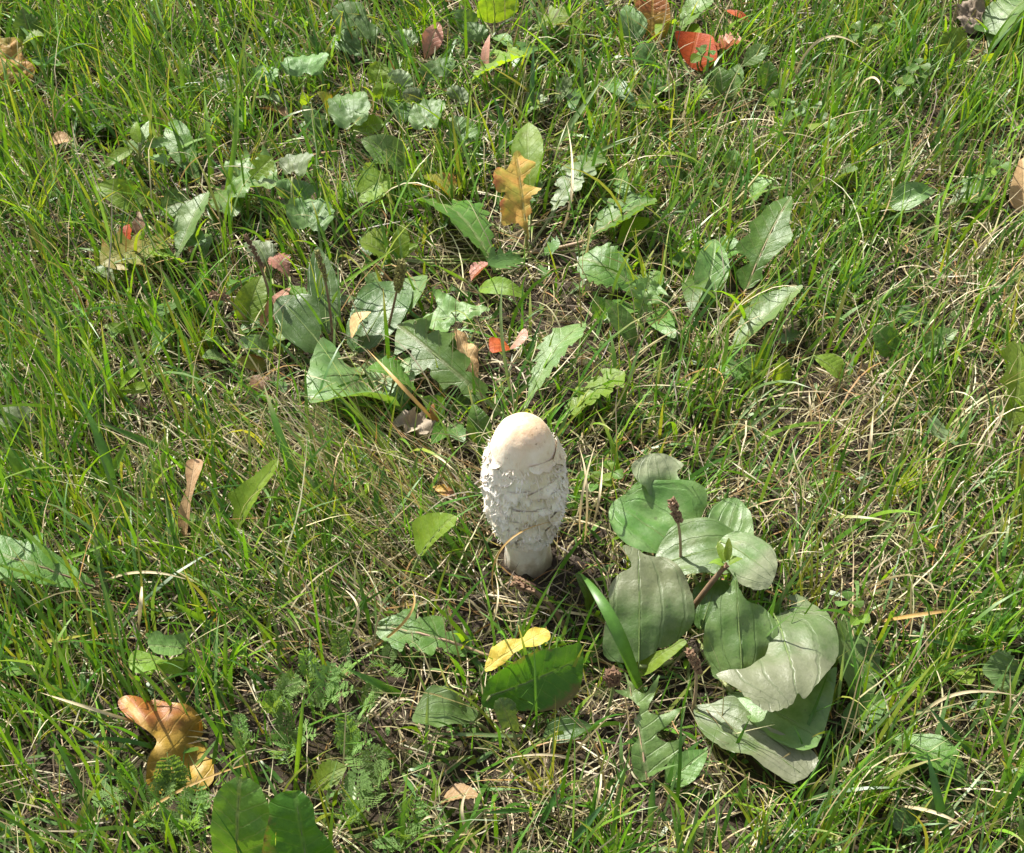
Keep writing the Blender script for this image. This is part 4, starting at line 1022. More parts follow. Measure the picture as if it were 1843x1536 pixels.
# ---- low weed leaves half hidden in the sward
r_w = random.Random(99)
for i in range(46):
    if i < 36: x, y = r_w.uniform(250, 1300), r_w.uniform(15, 760)
    else: x, y = r_w.choice(((r_w.uniform(1300, 1830), r_w.uniform(20, 700)), (r_w.uniform(10, 420), r_w.uniform(150, 1500)), (r_w.uniform(1500, 1830), r_w.uniform(1000, 1520))))
    if 820 < x < 1080 and y > 640: continue
    nl = r_w.choice((1, 2, 3)); mt_ = r_w.choice(('dandelion', 'plantain_dark', 'ivy', 'lime', 'dandelion', 'plantain_dark')); kd_ = r_w.choice(('ovate', 'lance', 'serrate', 'dandelion', 'plantain'))
    cn = {'dandelion': 'mid green', 'plantain_dark': 'dark green', 'ivy': 'grey-green', 'lime': 'yellow-green', 'dandelion_pale': 'pale green', 'plantain': 'dull green'}[mt_]
    sn_ = {'ovate': 'oval', 'lance': 'narrow pointed', 'serrate': 'toothed', 'dandelion': 'lobed', 'plantain': 'broad'}[kd_]
    D = plant('weed_seedling', f"weed with {('one', 'two', 'three')[nl - 1]} {cn} {sn_} {'leaf' if nl == 1 else 'leaves'} near {near(x, y)}", 'plant', x, y, 'small weeds low in the grass')
    a0 = r_w.uniform(0, 6.3)
    for k in range(nl):
        an = a0 + k * r_w.uniform(1.4, 2.4); ln = r_w.uniform(45, 95)
        leaf(D, (x + math.cos(an) * 14, y + math.sin(an) * 10, .5), (x + math.cos(an) * ln, y + math.sin(an) * ln * .7, r_w.uniform(1.0, 2.8)), mt_, kd_, ln * r_w.uniform(.4, .65), root=D.location, prob=.55, res=12)

# ---- feathery yarrow
def frond_mesh(seed):
    r = random.Random(seed)
    V, F = [], []
    def quad(p, d, ln, w, bendz):
        sd2 = d.cross(Vector((0, 0, 1))); sd2.normalize(); k = len(V)
        m_ = p + d * ln * .5 + Vector((0, 0, bendz * ln * .4)); e = p + d * ln + Vector((0, 0, bendz * ln))
        V.extend([p - sd2 * w * .5, p + sd2 * w * .5, m_ + sd2 * w * .55, m_ - sd2 * w * .55, e])
        F.extend([(k, k + 1, k + 2, k + 3), (k + 3, k + 2, k + 4)])
    L = 1.0; n = 9
    pts = [Vector((0, L * i / 30, 0.16 * math.sin(math.pi * i / 34))) for i in range(31)]
    for i in range(30):
        k = len(V); w = 0.016 * (1 - i / 40)
        V.extend([pts[i] + Vector((-w, 0, 0)), pts[i] + Vector((w, 0, 0)), pts[i + 1] + Vector((w, 0, 0)), pts[i + 1] + Vector((-w, 0, 0))]); F.append((k, k + 1, k + 2, k + 3))
    for i in range(n):
        u = 0.16 + 0.82 * i / n
        p = pts[int(u * 30)]
        pl = 0.30 * math.sin(math.pi * min(1, u * 0.86 + .12)) ** .8 * r.uniform(.85, 1.15)
        for side in (-1, 1):
            d = Vector((side * 0.86, 0.5, r.uniform(.05, .5))).normalized()
            quad(p, d, pl, 0.03, 0)
            for k in range(4):
                q = p + d * pl * (0.26 + 0.22 * k)
                sl = pl * (0.46 - 0.06 * k) * r.uniform(.75, 1.25)
                for s2 in (-1, 1):
                    dd = (d + Vector((-d.y * s2, d.x * s2, r.uniform(-.1, .45))) * 0.95).normalized()
                    quad(q, dd, sl, 0.032, .1)
    me = bpy.data.meshes.new('frond'); me.from_pydata([tuple(v) for v in V], [], F)
    lay = me.uv_layers.new(name='UVMap')
    me.polygons.foreach_set('use_smooth', [True] * len(me.polygons)); me.materials.append(MATS['feather'])
    return me
FRONDS = [frond_mesh(i) for i in range(6)]
def yarrow(label, px, py, n, size_px, zc=1.5, group='feathery yarrow plants', lean=None):
    D = plant('yarrow_plant', label, 'plant', px, py, group)
    r = random.Random(px * 3 + py)
    s = size_px * px_size(D.location)
    for k in range(n):
        o = bpy.data.objects.new('frond', r.choice(FRONDS)); COL.objects.link(o); o.parent = D
        az = 2 * math.pi * (k + r.uniform(-.3, .3)) / n if lean is None else r.uniform(-.6, .6)
        tilt = r.uniform(.35, 1.05) if lean is None else lean + r.uniform(-.15, .15)
        o.rotation_euler = (tilt, r.uniform(-.3, .3), az)
        o.scale = (s * r.uniform(.6, 1.15), s * r.uniform(.65, 1.1), s * r.uniform(.4, 1.6))
        o.location = (0.002 * math.sin(az), 0.002 * math.cos(az), 0.001 + zc * 0.002 + r.uniform(0, .008))
        e = o.matrix_basis @ Vector((0, .6, .1)); q = proj(*(D.location + e))
        mask_poly([(q[0] - 22, q[1] - 22), (q[0] + 22, q[1] - 22), (q[0] + 22, q[1] + 22), (q[0] - 22, q[1] + 22)], q[2], .6)
yarrow('feathery yarrow standing in front of the rust-brown leaf', 318, 1452, 3, 100, lean=.95)
for i, (x, y, n_, s_) in enumerate([(500, 1310, 6, 100), (520, 1360, 6, 105), (585, 1300, 6, 100), (640, 1370, 6, 95), (560, 1250, 5, 90), (660, 1300, 5, 90), (700, 1220, 5, 75), (610, 1215, 5, 75), (690, 1440, 6, 95), (640, 1500, 6, 105), (340, 1520, 6, 105), (280, 1500, 5, 100), (730, 1530, 6, 100), (440, 1370, 5, 95), (230, 1440, 5, 90)]):
    yarrow(f"{('small', 'tall')[s_ > 95]} feathery yarrow tuft growing near {near(x, y)}", x, y, n_ - 2, s_ * .88)

# ------------------------------------------------------------------ single conspicuous blades of grass
GREENS = {'g': (0.085, 0.20, 0.03), 'l': (0.15, 0.28, 0.03), 'd': (0.05, 0.135, 0.03), 'p': (0.20, 0.29, 0.12), 'y': (0.30, 0.30, 0.05), 's': (0.52, 0.43, 0.26), 't': (0.42, 0.27, 0.09), 'b': (0.07, 0.16, 0.06)}
def blade(name, label, cat, group, b, m_, t_, w, c, tipc=None):
    Bv, Mv, Tv = P(*b), P(*m_), P(*t_)
    Bv.z = min(Bv.z, 0.002)
    pts = through(Bv, Mv, Tv, 16)
    hw = w * 0.5 * px_size(Mv)
    V, F, colr = [], [], []
    base = np.array(GREENS[c]); tc = np.array(GREENS[tipc]) if tipc else base
    view = (CAMP - Mv).normalized(); r = random.Random(int(b[0] * 3 + t_[1] * 7)); rolla = r.uniform(-.5, .5)
    for i, p in enumerate(pts):
        tg = (pts[min(i + 1, 16)] - pts[max(i - 1, 0)]).normalized()
        sd2 = tg.cross(Vector((view.x + rolla, view.y, view.z + .5))).normalized(); nn = sd2.cross(tg).normalized()
        s = i / 16
        h = hw * (0.75 + 0.5 * math.sin(math.pi * min(1, s * 1.1)) ** .8) * (1 - s ** 5) + 1e-5
        V += [p - sd2 * h + nn * h * .35, p, p + sd2 * h + nn * h * .35]
        f = max(0, (s - .75) / .25) if tipc else 0
        cc = base * (1 - f) + tc * f
        colr += [cc * .92, cc * 1.12, cc * .92]
    for i in range(16):
        k = i * 3
        F += [(k, k + 1, k + 4, k + 3), (k + 1, k + 2, k + 5, k + 4)]
    ob = link_mesh(name, V, F, 'straw' if c in 'st' else 'grass', None, (Bv.x, Bv.y, 0))
    at = ob.data.color_attributes.new('tint', 'FLOAT_COLOR', 'POINT')
    at.data.foreach_set('color', np.concatenate([np.array(colr), np.ones((len(colr), 1))], 1).astype(np.float32).ravel())
    ob['label'] = label; ob['category'] = cat; ob['group'] = group
    return ob
GB = ('grass_blade', 'grass', 'conspicuous blades of grass')
def gb(label, b, t_, w, c, mid=None, tipc=None, z=3.5, bow=0.0):
    if mid is None:
        dx, dy = t_[0] - b[0], t_[1] - b[1]
        mid = ((b[0] + t_[0]) / 2 - dy * bow, (b[1] + t_[1]) / 2 + dx * bow)
        mz = z * 0.62
    else: mz = z * 1.05
    blade('straw_stalk' if c in 'st' else 'grass_blade', label, 'straw' if c in 'st' else 'grass', 'conspicuous dry straws' if c in 'st' else 'conspicuous blades of grass', (*b, 0.2), (*mid, mz), (*t_, z), w, c, tipc)
blade('grass_blade', 'broad green blade leaning across the plantain\'s large upright olive leaf', 'grass', 'conspicuous blades of grass', (1158, 1262, .2), (1104, 1120, 5.2), (1040, 1028, 4.4), 19, 'g')
gb('long straight blade tapering to straw tip above the folded pale leaf', (548, 930), (474, 690), 13, 'g', tipc='s', z=6)
gb('wide green blade rising left of the forked yellow-green leaf', (212, 925), (142, 715), 14, 'g', z=6, bow=.05)
for lab, b, t_, w, c, kw in [
    ('broad lime blade leaning right beside the tan dead strip', (180, 890), (234, 788), 13, 'l', {}),
    ('broad lime blade leaning right beside the tan dead strip', (270, 890), (304, 797), 12, 'l', {}),
    ('green blade pointing left over the grass above tan dead strip', (334, 826), (180, 760), 9, 'g', {}),
    ('wide blade standing beside the whitish sunlit leaf', (52, 895), (6, 785), 15, 'l', {}),
    ('thin bright blade lying above the broad flat dandelion leaf', (360, 1012), (200, 985), 6, 'l', {'bow': .05}),
    ('thin bright blade crossing the broad flat dandelion leaf', (35, 1022), (225, 965), 6, 'l', {'bow': .04}),
    ('bright lime blade rising over the small shaded lime leaf', (375, 655), (290, 485), 9, 'l', {'z': 6}),
    ('bright vertical blade between seedling and pointed lobed leaf', (402, 372), (428, 150), 8, 'l', {'z': 6, 'bow': .03}),
    ('bright vertical blade between seedling and pointed lobed leaf', (384, 335), (367, 162), 8, 'l', {'z': 5}),
    ('upright slim blade behind the seedling', (336, 210), (322, 95), 7, 'l', {'z': 5, 'tipc': 'y'}),
    ('yellow-tipped blade leaning left behind the seedling', (240, 185), (185, 90), 6, 'g', {'tipc': 'y'}),
    ('yellow-tipped blade leaning left behind the seedling', (280, 160), (222, 113), 8, 'g', {'tipc': 'y'}),
    ('long green blade slanting left of the seedling', (220, 262), (135, 150), 6, 'g', {}),
    ('blade slanting right under the yellow-orange fallen leaf', (-5, 192), (80, 142), 6, 'g', {}),
    ('dark broad blade dipping behind the pointed lobed leaf', (470, 258), (398, 196), 11, 'd', {}),
    ('yellowish green blade at the sunny left margin', (86, 480), (45, 382), 8, 'y', {}),
    ('yellowish green blade at the sunny left margin', (120, 520), (60, 400), 7, 'l', {}),
    ('lime blade crossing the olive lobed leaf', (236, 482), (268, 392), 7, 'l', {}),
    ('long pale broad blade leaning right above the orange lobed leaf', (988, 282), (1082, 146), 9, 'p', {'z': 5}),
    ('long pale narrow blade reaching right above the brown-veined leaf', (985, 334), (1168, 240), 6, 'p', {'z': 4, 'bow': -.06}),
    ('dark green blade standing left of the lime lance leaf', (922, 270), (886, 168), 8, 'd', {'z': 4}),
    ('upright pale blade behind the lime lance leaf', (955, 215), (960, 82), 7, 'b', {'z': 5}),
    ('slender lime blade lying across the olive seed spike', (580, 534), (714, 446), 5, 'l', {'z': 5}),
    ('slender lime blade above the mauve leaf scrap', (852, 514), (782, 476), 5, 'l', {}),
    ('lime blade pointing into dandelion behind the mushroom', (1092, 726), (1008, 694), 5, 'l', {}),
    ('pale blade in the slanting bundle above the plantain', (1302, 818), (1430, 712), 5, 'p', {'bow': -.05}),
    ('pale blade in the slanting bundle above the plantain', (1315, 825), (1442, 730), 4, 'p', {'bow': -.04}),
    ('pale blade in the slanting bundle above the plantain', (1290, 812), (1405, 690), 4, 'p', {'bow': -.06}),
    ('long pale blade leaning right in straw beyond the plantain', (1548, 992), (1658, 888), 6, 'p', {}),
    ('pale upright blade in straw beyond the plantain', (1532, 920), (1562, 845), 7, 'p', {}),
    ('green blade leaning left in straw beyond the plantain', (1695, 1004), (1642, 950), 6, 'l', {}),
    ('dark broad blade crossing behind the flat lance leaf', (1765, 1375), (1668, 1270), 9, 'd', {}),
    ('dark blade lying right of the clover by the plantain', (1795, 1178), (1650, 1148), 8, 'd', {}),
    ('very wide green blade at the foot of the flat lance leaf', (1708, 1530), (1668, 1352), 15, 'd', {'z': 5}),
    ('lime blade in the dense tuft at the right', (1815, 1082), (1782, 1018), 10, 'l', {'z': 5}),
    ('tall thin pale blade right of the plantain\'s lowest leaf', (1505, 1288), (1522, 1146), 5, 'p', {'z': 5}),
    ('thin upright blade in front of the dark shaded leaf', (967, 1340), (960, 1140), 4, 'g', {'z': 6}),
    ('dark slanting blade over curly straw in the foreground', (968, 1498), (1014, 1404), 9, 'd', {}),
    ('dark slanting blade over curly straw in the foreground', (1020, 1528), (1090, 1442), 11, 'b', {}),
    ('dark slanting blade over curly straw in the foreground', (968, 1456), (868, 1464), 8, 'd', {'z': 3}),
    ('pale broad blade below the grey toothed dandelion', (1170, 1490), (1177, 1400), 10, 'b', {}),
    ('pale thin blade crossing left of the cupped grey leaf', (766, 1358), (772, 1230), 5, 'p', {'z': 5}),
    ('broad green blade lying above the yarrow patch', (738, 1260), (625, 1204), 12, 'g', {'z': 3}),
    ('thin green blade crossing the yellow leaf', (956, 1210), (894, 1092), 4, 'g', {'z': 5}),
    ('flat pale green stalk lying under the curled grey leaf', (968, 1326), (750, 1320), 6, 'p', {'z': 2}),
    ('tall lime blade rising out of the yarrow patch', (530, 1424), (548, 1234), 7, 'l', {'z': 6}),
    ('lime blade leaning left above the cupped leaf pair', (384, 1128), (306, 1082), 9, 'l', {}),
    ('lime blade leaning left above the cupped leaf pair', (402, 1252), (338, 1160), 8, 'l', {}),
    ('lime blade standing upright by the cupped leaf pair', (406, 1255), (406, 1105), 7, 'l', {'z': 5}),
    ('yellowing blade lying left of the cupped leaf pair', (50, 1160), (164, 1142), 6, 'y', {}),
    ('long thin green blade leaning over the pink midrib', (610, 1190), (665, 1060), 4, 'g', {}),
    ('long thin green blade in the shade behind the mushroom', (930, 690), (980, 560), 4, 'd', {}),
    ('long thin green blade in the shade behind the mushroom', (850, 700), (800, 600), 4, 'g', {}),
]:
    gb(lab, b, t_, w, c, **kw)
blade('grass_blade', 'tall pale green stem bending down behind the mushroom', 'grass', 'conspicuous blades of grass', (926, 735, .2), (903, 600, 4.5), (907, 497, 7), 5, 'p')
for lab, b, mid, t_, w, c, z in [
    ('thin dry straw bent over the front of the mushroom cap', (893, 1085), (905, 985), (1012, 936), 3.2, 't', 6.0),
    ('pale straight straw lying over the rust-brown leaf', (258, 1305), (165, 1276), (70, 1246), 5, 's', 3.5),
    ('pale straw arching above the broad flat dandelion leaf', (176, 1054), (258, 1030), (360, 1052), 4, 's', 3),
    ('short upright straw behind the cupped leaf pair', (250, 1136), (253, 1090), (256, 1044), 6, 's', 3.5),
    ('straight tan stalk crossing the large grey plantain leaf', (790, 768), (725, 698), (660, 628), 6, 't', 4),
    ('long pale straw running right of the flat lance leaf', (1640, 1310), (1720, 1250), (1845, 1256), 5, 's', 3),
    ('pale straw below the flat lance leaf', (1610, 1452), (1680, 1462), (1750, 1496), 5, 's', 2.5),
    ('tan orange straw right of the clover by the plantain', (1580, 1120), (1660, 1106), (1740, 1096), 6, 't', 2.5),
    ('looping pale straw in the foreground tangle', (872, 1540), (832, 1470), (850, 1412), 5, 's', 3),
    ('looping pale straw in the foreground tangle', (800, 1490), (780, 1470), (755, 1482), 5, 's', 2.5),
    ('looping pale straw in the foreground tangle', (1075, 1390), (1000, 1360), (900, 1368), 4, 's', 3),
    ('looping pale straw in the foreground tangle', (1060, 1480), (1078, 1430), (1082, 1372), 5, 's', 3),
    ('curved pale straw looping over dark soil before the mushroom', (880, 1128), (850, 1085), (825, 1080), 4, 's', 1.6),
    ('curved pale straw looping over dark soil before the mushroom', (1075, 1105), (1010, 1100), (830, 1060), 4, 's', 1.4),
    ('curved pale straw looping over dark soil before the mushroom', (870, 1150), (895, 1090), (890, 1030), 3, 's', 2.6),
    ('curved pale straw looping over dark soil before the mushroom', (995, 1110), (985, 1070), (1005, 1030), 3, 's', 2.6),
    ('bent straw hanging right of the mushroom cap', (1050, 985), (1056, 880), (1040, 800), 4, 's', 5),
    ('bent straw hanging right of the mushroom cap', (1062, 960), (1078, 900), (1085, 820), 4, 's', 5),
    ('bent straw hanging right of the mushroom cap', (1044, 970), (1048, 890), (1075, 790), 4, 's', 5),
    ('vertical pale straw standing in the straw right of the mushroom', (1560, 850), (1566, 800), (1572, 738), 5, 's', 4),
    ('vertical pale straw standing in the straw right of the mushroom', (1462, 770), (1458, 735), (1456, 700), 4, 's', 3),
    ('tan straw loop at the far left of the yarrow', (665, 1170), (735, 1110), (740, 1060), 4, 't', 3.5),
    ('tan straw loop at the far left of the yarrow', (620, 1160), (645, 1100), (610, 1055), 4, 's', 3),
    ('long diagonal straw lying under the yarrow', (210, 1510), (330, 1420), (505, 1360), 4, 't', 2),
    ('white straw arc above the dark plantain rosette', (1010, 420), (1030, 330), (1020, 220), 4, 's', 4),
    ('white straw arc crossing grass beyond the red leaf', (1420, 160), (1480, 70), (1560, 95), 4, 's', 4),
    ('white straw arc crossing grass beyond the red leaf', (1530, 180), (1570, 140), (1590, 180), 4, 's', 4),
]:
    blade('straw_stalk', lab, 'straw', 'conspicuous dry straws', (*b, .2), (*mid, z), (*t_, z * .9), w, c)
# brown plantain stalk in front of the mushroom base
Dm = plant('plantain_stalk', 'brown bent seed stalk lying in front of the mushroom base', 'stalk', 1010, 1130)
seed_spike(Dm, (1022, 1140, .3), (930, 1048, 2.6), 45, 26, 'seed_pink', 'stalk_brown', srad=.0014)

# ------------------------------------------------------------------ grass and straw (uncountable)
def smooth01(x): x = np.clip(x, 0, 1); return x * x * (3 - 2 * x)
def blob(u, v, cx, cy, rx, ry):
    return np.exp(-(((u - cx) / rx) ** 2 + ((v - cy) / ry) ** 2))
def vnoise(x, y, s, seed):
    r = np.random.default_rng(seed); g = r.random((64, 64))
    xi, yi = x * s + 300, y * s + 300
    x0, y0 = np.floor(xi).astype(int), np.floor(yi).astype(int); fx, fy = smooth01(xi - x0), smooth01(yi - y0)
    return (g[y0 % 64, x0 % 64] * (1 - fx) * (1 - fy) + g[y0 % 64, (x0 + 1) % 64] * fx * (1 - fy) + g[(y0 + 1) % 64, x0 % 64] * (1 - fx) * fy + g[(y0 + 1) % 64, (x0 + 1) % 64] * fx * fy)
gz = np.vectorize(lambda x, y: ground_z(x, y))

def bare(u, v):      # soil round the mushroom's foot and other open spots
    return np.clip(0.95 * blob(u, v, 1000, 1080, 95, 55) + 0.75 * blob(u, v, 860, 1120, 75, 40) + 0.75 * blob(u, v, 1070, 980, 55, 80) + .6 * blob(u, v, 1230, 1215, 80, 45), 0, 1)

def scatter(n_per_m2, rect, seed):
    r = np.random.default_rng(seed)
    n = int((rect[1] - rect[0]) * (rect[3] - rect[2]) * n_per_m2)
    return r.uniform(rect[0], rect[1], n), r.uniform(rect[2], rect[3], n), r

CORE = (-0.56, 0.56, 0.36, 1.42)
def ribbons(x, y, z, az, th0, bend, L, w, col, tipcol, K, r, wig=0.0, twist=1.0, prune=True, az2=None):
    n = len(x)
    t = np.linspace(0, 1, K + 1)
    ang = th0[:, None] + bend[:, None] * t[None, :] ** 1.4
    azz = az[:, None] + (az2[:, None] if az2 is not None else 0) * t[None, :] ** 1.3 + wig * np.cumsum(r.normal(0, 1, (n, K + 1)), 1) / K ** .5
    ds = L[:, None] / K
    dx, dy, dz = np.sin(ang) * np.cos(azz) * ds, np.sin(ang) * np.sin(azz) * ds, np.cos(ang) * ds
    X = x[:, None] + np.concatenate([np.zeros((n, 1)), np.cumsum(dx[:, :-1], 1)], 1)
    Y = y[:, None] + np.concatenate([np.zeros((n, 1)), np.cumsum(dy[:, :-1], 1)], 1)
    Z = z[:, None] + np.concatenate([np.zeros((n, 1)), np.cumsum(dz[:, :-1], 1)], 1)
    Z = np.maximum(Z, z[:, None] * .5 + 0.0012 + 0.002 * r.random((n, 1)))
    if prune:
        U, Vv, Dp = proj(X, Y, Z)
        iu, iv = np.clip((U / 4).astype(int), 0, MW - 1), np.clip((Vv / 4).astype(int), 0, MH - 1)
        inside = (U >= 0) & (U < IW) & (Vv >= 0) & (Vv < IH)
        hit = inside & (mask_p[iv, iu] > 0) & (Dp < mask_d[iv, iu] + 0.008)
        pr = np.where(hit, mask_p[iv, iu], 0).max(1)
        # never through the mushroom
        dm = np.hypot(X - MB.x, Y - MB.y); bad = (((dm < 0.0255) & (Z > 0.026) & (Z < 0.115)) | ((dm < 0.0158) & (Z < .115))).any(1)
        keep = (r.random(n) > pr) & ~bad
    else: keep = np.ones(n, bool)
    X, Y, Z, w, col, tipcol, ang, azz = X[keep], Y[keep], Z[keep], w[keep], col[keep], tipcol[keep], ang[keep], azz[keep]
    n = len(X)
    tw = r.uniform(-1, 1, (n, 1)) * twist + r.uniform(-.6, .6, (n, 1)) * t[None, :]
    # side vector = horizontal perpendicular, rolled about the blade
    sx, sy = -np.sin(azz), np.cos(azz)
    nx, ny, nz = np.cos(ang) * np.cos(azz), np.cos(ang) * np.sin(azz), -np.sin(ang)
    c, s = np.cos(tw), np.sin(tw)
    wx, wy, wz = sx * c + nx * s, sy * c + ny * s, nz * s
    hw = 0.5 * w[:, None] * (0.7 + 0.3 * np.sin(np.pi * t)[None, :]) * np.maximum(1 - t ** 3.5, 0.06)[None, :]
    Vt = np.empty((n, K + 1, 2, 3), np.float32)
    for sgn, k in ((-1, 0), (1, 1)):
        Vt[:, :, k, 0] = X + sgn * wx * hw; Vt[:, :, k, 1] = Y + sgn * wy * hw; Vt[:, :, k, 2] = Z + sgn * wz * hw
    f = t[None, :, None]
    basec = col * np.array([1.15, 0.9, 0.8]) + np.array([0.05, 0.045, 0.02])     # pale sheath at the foot
    C = np.where(f < .25, basec[:, None, :] * (1 - f / .25) + col[:, None, :] * (f / .25), col[:, None, :])
    ft = np.clip((f - .65) / .35, 0, 1)
    C = C * (1 - ft) + tipcol[:, None, :] * ft
    C = np.repeat(C[:, :, None, :], 2, 2)
    return Vt.reshape(-1, 3), C.reshape(-1, 3).astype(np.float32), n, K

def pack(name, sets, mat, label):
    Vs, Cs, Fs, off = [], [], [], 0
    for V, C, n, K in sets:
        b = (np.arange(n) * (K + 1) * 2)[:, None] + (np.arange(K) * 2)[None, :]
        q = np.stack([b, b + 1, b + 3, b + 2], -1).reshape(-1, 4) + off
        Vs.append(V); Cs.append(C); Fs.append(q); off += len(V)
    V, C, F = np.concatenate(Vs), np.concatenate(Cs), np.concatenate(Fs)
    me = bpy.data.meshes.new(name)
    me.vertices.add(len(V)); me.vertices.foreach_set('co', V.ravel())
    me.loops.add(F.size); me.loops.foreach_set('vertex_index', F.ravel().astype(np.int32))
    me.polygons.add(len(F)); me.polygons.foreach_set('loop_start', np.arange(0, F.size, 4, dtype=np.int32))
    me.polygons.foreach_set('use_smooth', np.ones(len(F), bool))
    me.update(calc_edges=True)
    at = me.color_attributes.new('tint', 'FLOAT_COLOR', 'POINT')
    at.data.foreach_set('color', np.concatenate([C, np.ones((len(C), 1), np.float32)], 1).ravel())
    me.materials.append(MATS[mat])
    ob = bpy.data.objects.new(name, me); COL.objects.link(ob)
    ob['kind'] = 'stuff'; ob['label'] = label
    print(name, len(F) * 2, 'tris')
    return ob

def pick(r, n, pal, wts):
    pal = np.array(pal); i = r.choice(len(pal), n, p=np.array(wts) / sum(wts))
    return pal[i] * r.uniform(.75, 1.25, (n, 1)) * r.uniform(.93, 1.07, (n, 3))
PG = [(0.09, 0.21, 0.018), (0.15, 0.28, 0.02), (0.055, 0.145, 0.018), (0.12, 0.215, 0.06), (0.20, 0.26, 0.03), (0.25, 0.27, 0.055)]
PS = [(0.42, 0.36, 0.20), (0.27, 0.23, 0.11), (0.52, 0.46, 0.30), (0.19, 0.17, 0.06), (0.13, 0.095, 0.055), (0.34, 0.20, 0.07)]

def straw_w(u, v):   # where the sward is thin and strawy
    return np.clip(.36 + .55 * blob(u, v, 1600, 830, 340, 330) + .65 * blob(u, v, 1220, 240, 300, 110) + .4 * blob(u, v, 1650, 380, 250, 150) + .5 * blob(u, v, 950, 1430, 260, 120) + .45 * blob(u, v, 1650, 1350, 280, 200) + .55 * blob(u, v, 740, 960, 160, 170) + .3 * blob(u, v, 560, 830, 160, 150) + .3 * blob(u, v, 150, 700, 200, 200), 0, 1)
def green_w(u, v):
    return np.clip(.6 + .3 * blob(u, v, 100, 800, 260, 420) + .45 * blob(u, v, 250, 120, 350, 190) + .35 * blob(u, v, 1750, 100, 300, 150) + .35 * blob(u, v, 1800, 1100, 120, 150) + .3 * blob(u, v, 1750, 1450, 250, 150) + .35 * blob(u, v, 480, 1080, 150, 170) - .22 * blob(u, v, 1500, 850, 220, 260) - .5 * blob(u, v, 740, 620, 260, 150) - .4 * blob(u, v, 900, 1400, 220, 100) - .3 * blob(u, v, 620, 1320, 170, 130) - .25 * blob(u, v, 1050, 480, 200, 120), 0.08, 1)

green, dry = [], []
def layer(dens, rect, seed, weight, fn, out):
    x, y, r = scatter(dens, rect, seed)
    u, v, _ = proj(x, y, np.zeros_like(x) + .01)
    wt = weight(u, v, x, y) * (1 - bare(u, v))
    k = r.random(len(x)) < wt
    x, y, u, v = x[k], y[k], u[k], v[k]
    out.append(fn(x, y, gz(x, y) - .001, u, v, r))

def lean_az(u, v, r, n, spread):
    # blades fan to the left on the left half and to the right on the right half
    side = np.clip((u - 900) / 700, -1, 1)
    main = np.where(side > 0, 0.75, np.pi - 0.75)
    a = r.uniform(-np.pi, np.pi, n)
    useit = r.random(n) < (0.25 + .35 * np.abs(side))
    return np.where(useit, main + r.normal(0, spread, n), a)

def f_thatch(x, y, z, u, v, r):
    n = len(x); L = r.uniform(.012, .045, n)
    c = pick(r, n, PS, [4, 4, 1.5, 4, 2.5, 1]) * .8
    return ribbons(x, y, z + r.uniform(0, .012, n), r.uniform(-np.pi, np.pi, n), r.uniform(1.1, 1.6, n), r.uniform(-.3, .5, n), L, r.uniform(.0005, .0011, n), c, c, 4, r, .25)
def f_fine(x, y, z, u, v, r):
    n = len(x); long = np.clip((v - 100) / 1200, 0, 1)
    L = r.gamma(4.5, .0085, n) * (1 + .25 * blob(u, v, 150, 800, 250, 400)); L = np.clip(L, .018, .095)
    c = pick(r, n, PG, [5, 4, 5, 3, 1.3, .7]); tipc = np.where(r.random((n, 1)) < .2, np.array([[.42, .36, .14]]), c * 1.08)
    return ribbons(x, y, z, lean_az(u, v, r, n, .5), np.abs(r.normal(.35, .3, n)), r.uniform(.1, 1.5, n), L, r.uniform(.0009, .0027, n), c, tipc, 6, r, .12)
def f_broad(x, y, z, u, v, r):
    n = len(x); L = r.uniform(.022, .066, n)
    c = pick(r, n, PG, [5, 5, 4, 2, 1, 0.5]); tipc = np.where(r.random((n, 1)) < .3, np.array([[.40, .34, .12]]), c * 1.05)
    return ribbons(x, y, z, lean_az(u, v, r, n, .5), np.abs(r.normal(.45, .3, n)), r.uniform(.2, 1.2, n), L, r.uniform(.0018, .0032, n), c, tipc, 7, r, .07)
def f_straw(x, y, z, u, v, r):
    n = len(x); L = r.gamma(5, .0095, n); L = np.clip(L, .02, .1)
    c = pick(r, n, PS, [5, 3, 4.5, 1.6, .9, 1.0])
    return ribbons(x, y, z, lean_az(u, v, r, n, .6), np.abs(r.normal(.8, .4, n)), r.uniform(-.3, 2.0, n), L, r.uniform(.0006, .0012, n), c, c * 1.05, 8, r, .3, az2=r.normal(0, 1.0, n))
def f_mat(x, y, z, u, v, r):    # combed fine mat lying against the mushroom's left side
    n = len(x); L = r.uniform(.04, .10, n)
    g = r.random((n, 1)) < .45
    c = np.where(g, pick(r, n, PG, [4, 2, 3, 2, 4, 4]), pick(r, n, PS, [4, 4, 2, 3, 2, 2]))
    return ribbons(x, y, z, r.normal(2.55, .3, n), r.uniform(.75, 1.3, n), r.uniform(0, .55, n), L, r.uniform(.0005, .001, n), c, c, 7, r, .1)
ones = lambda u, v, x, y: np.ones_like(u)
clump = lambda x, y, sd_, s=28: .1 + .9 * smooth01((vnoise(x, y, s, sd_) - .28) / .36) + .3 * vnoise(x, y, s * 2.7, sd_ + 40)
layer(40000, CORE, 1, lambda u, v, x, y: .35 + .6 * straw_w(u, v), f_thatch, dry)
layer(43000, CORE, 2, lambda u, v, x, y: green_w(u, v) * clump(x, y, 5), f_fine, green)
layer(6000, CORE, 3, lambda u, v, x, y: green_w(u, v) * clump(x, y, 6, 18), f_broad, green)
layer(28000, CORE, 4, lambda u, v, x, y: straw_w(u, v) * clump(x, y, 7), f_straw, dry)
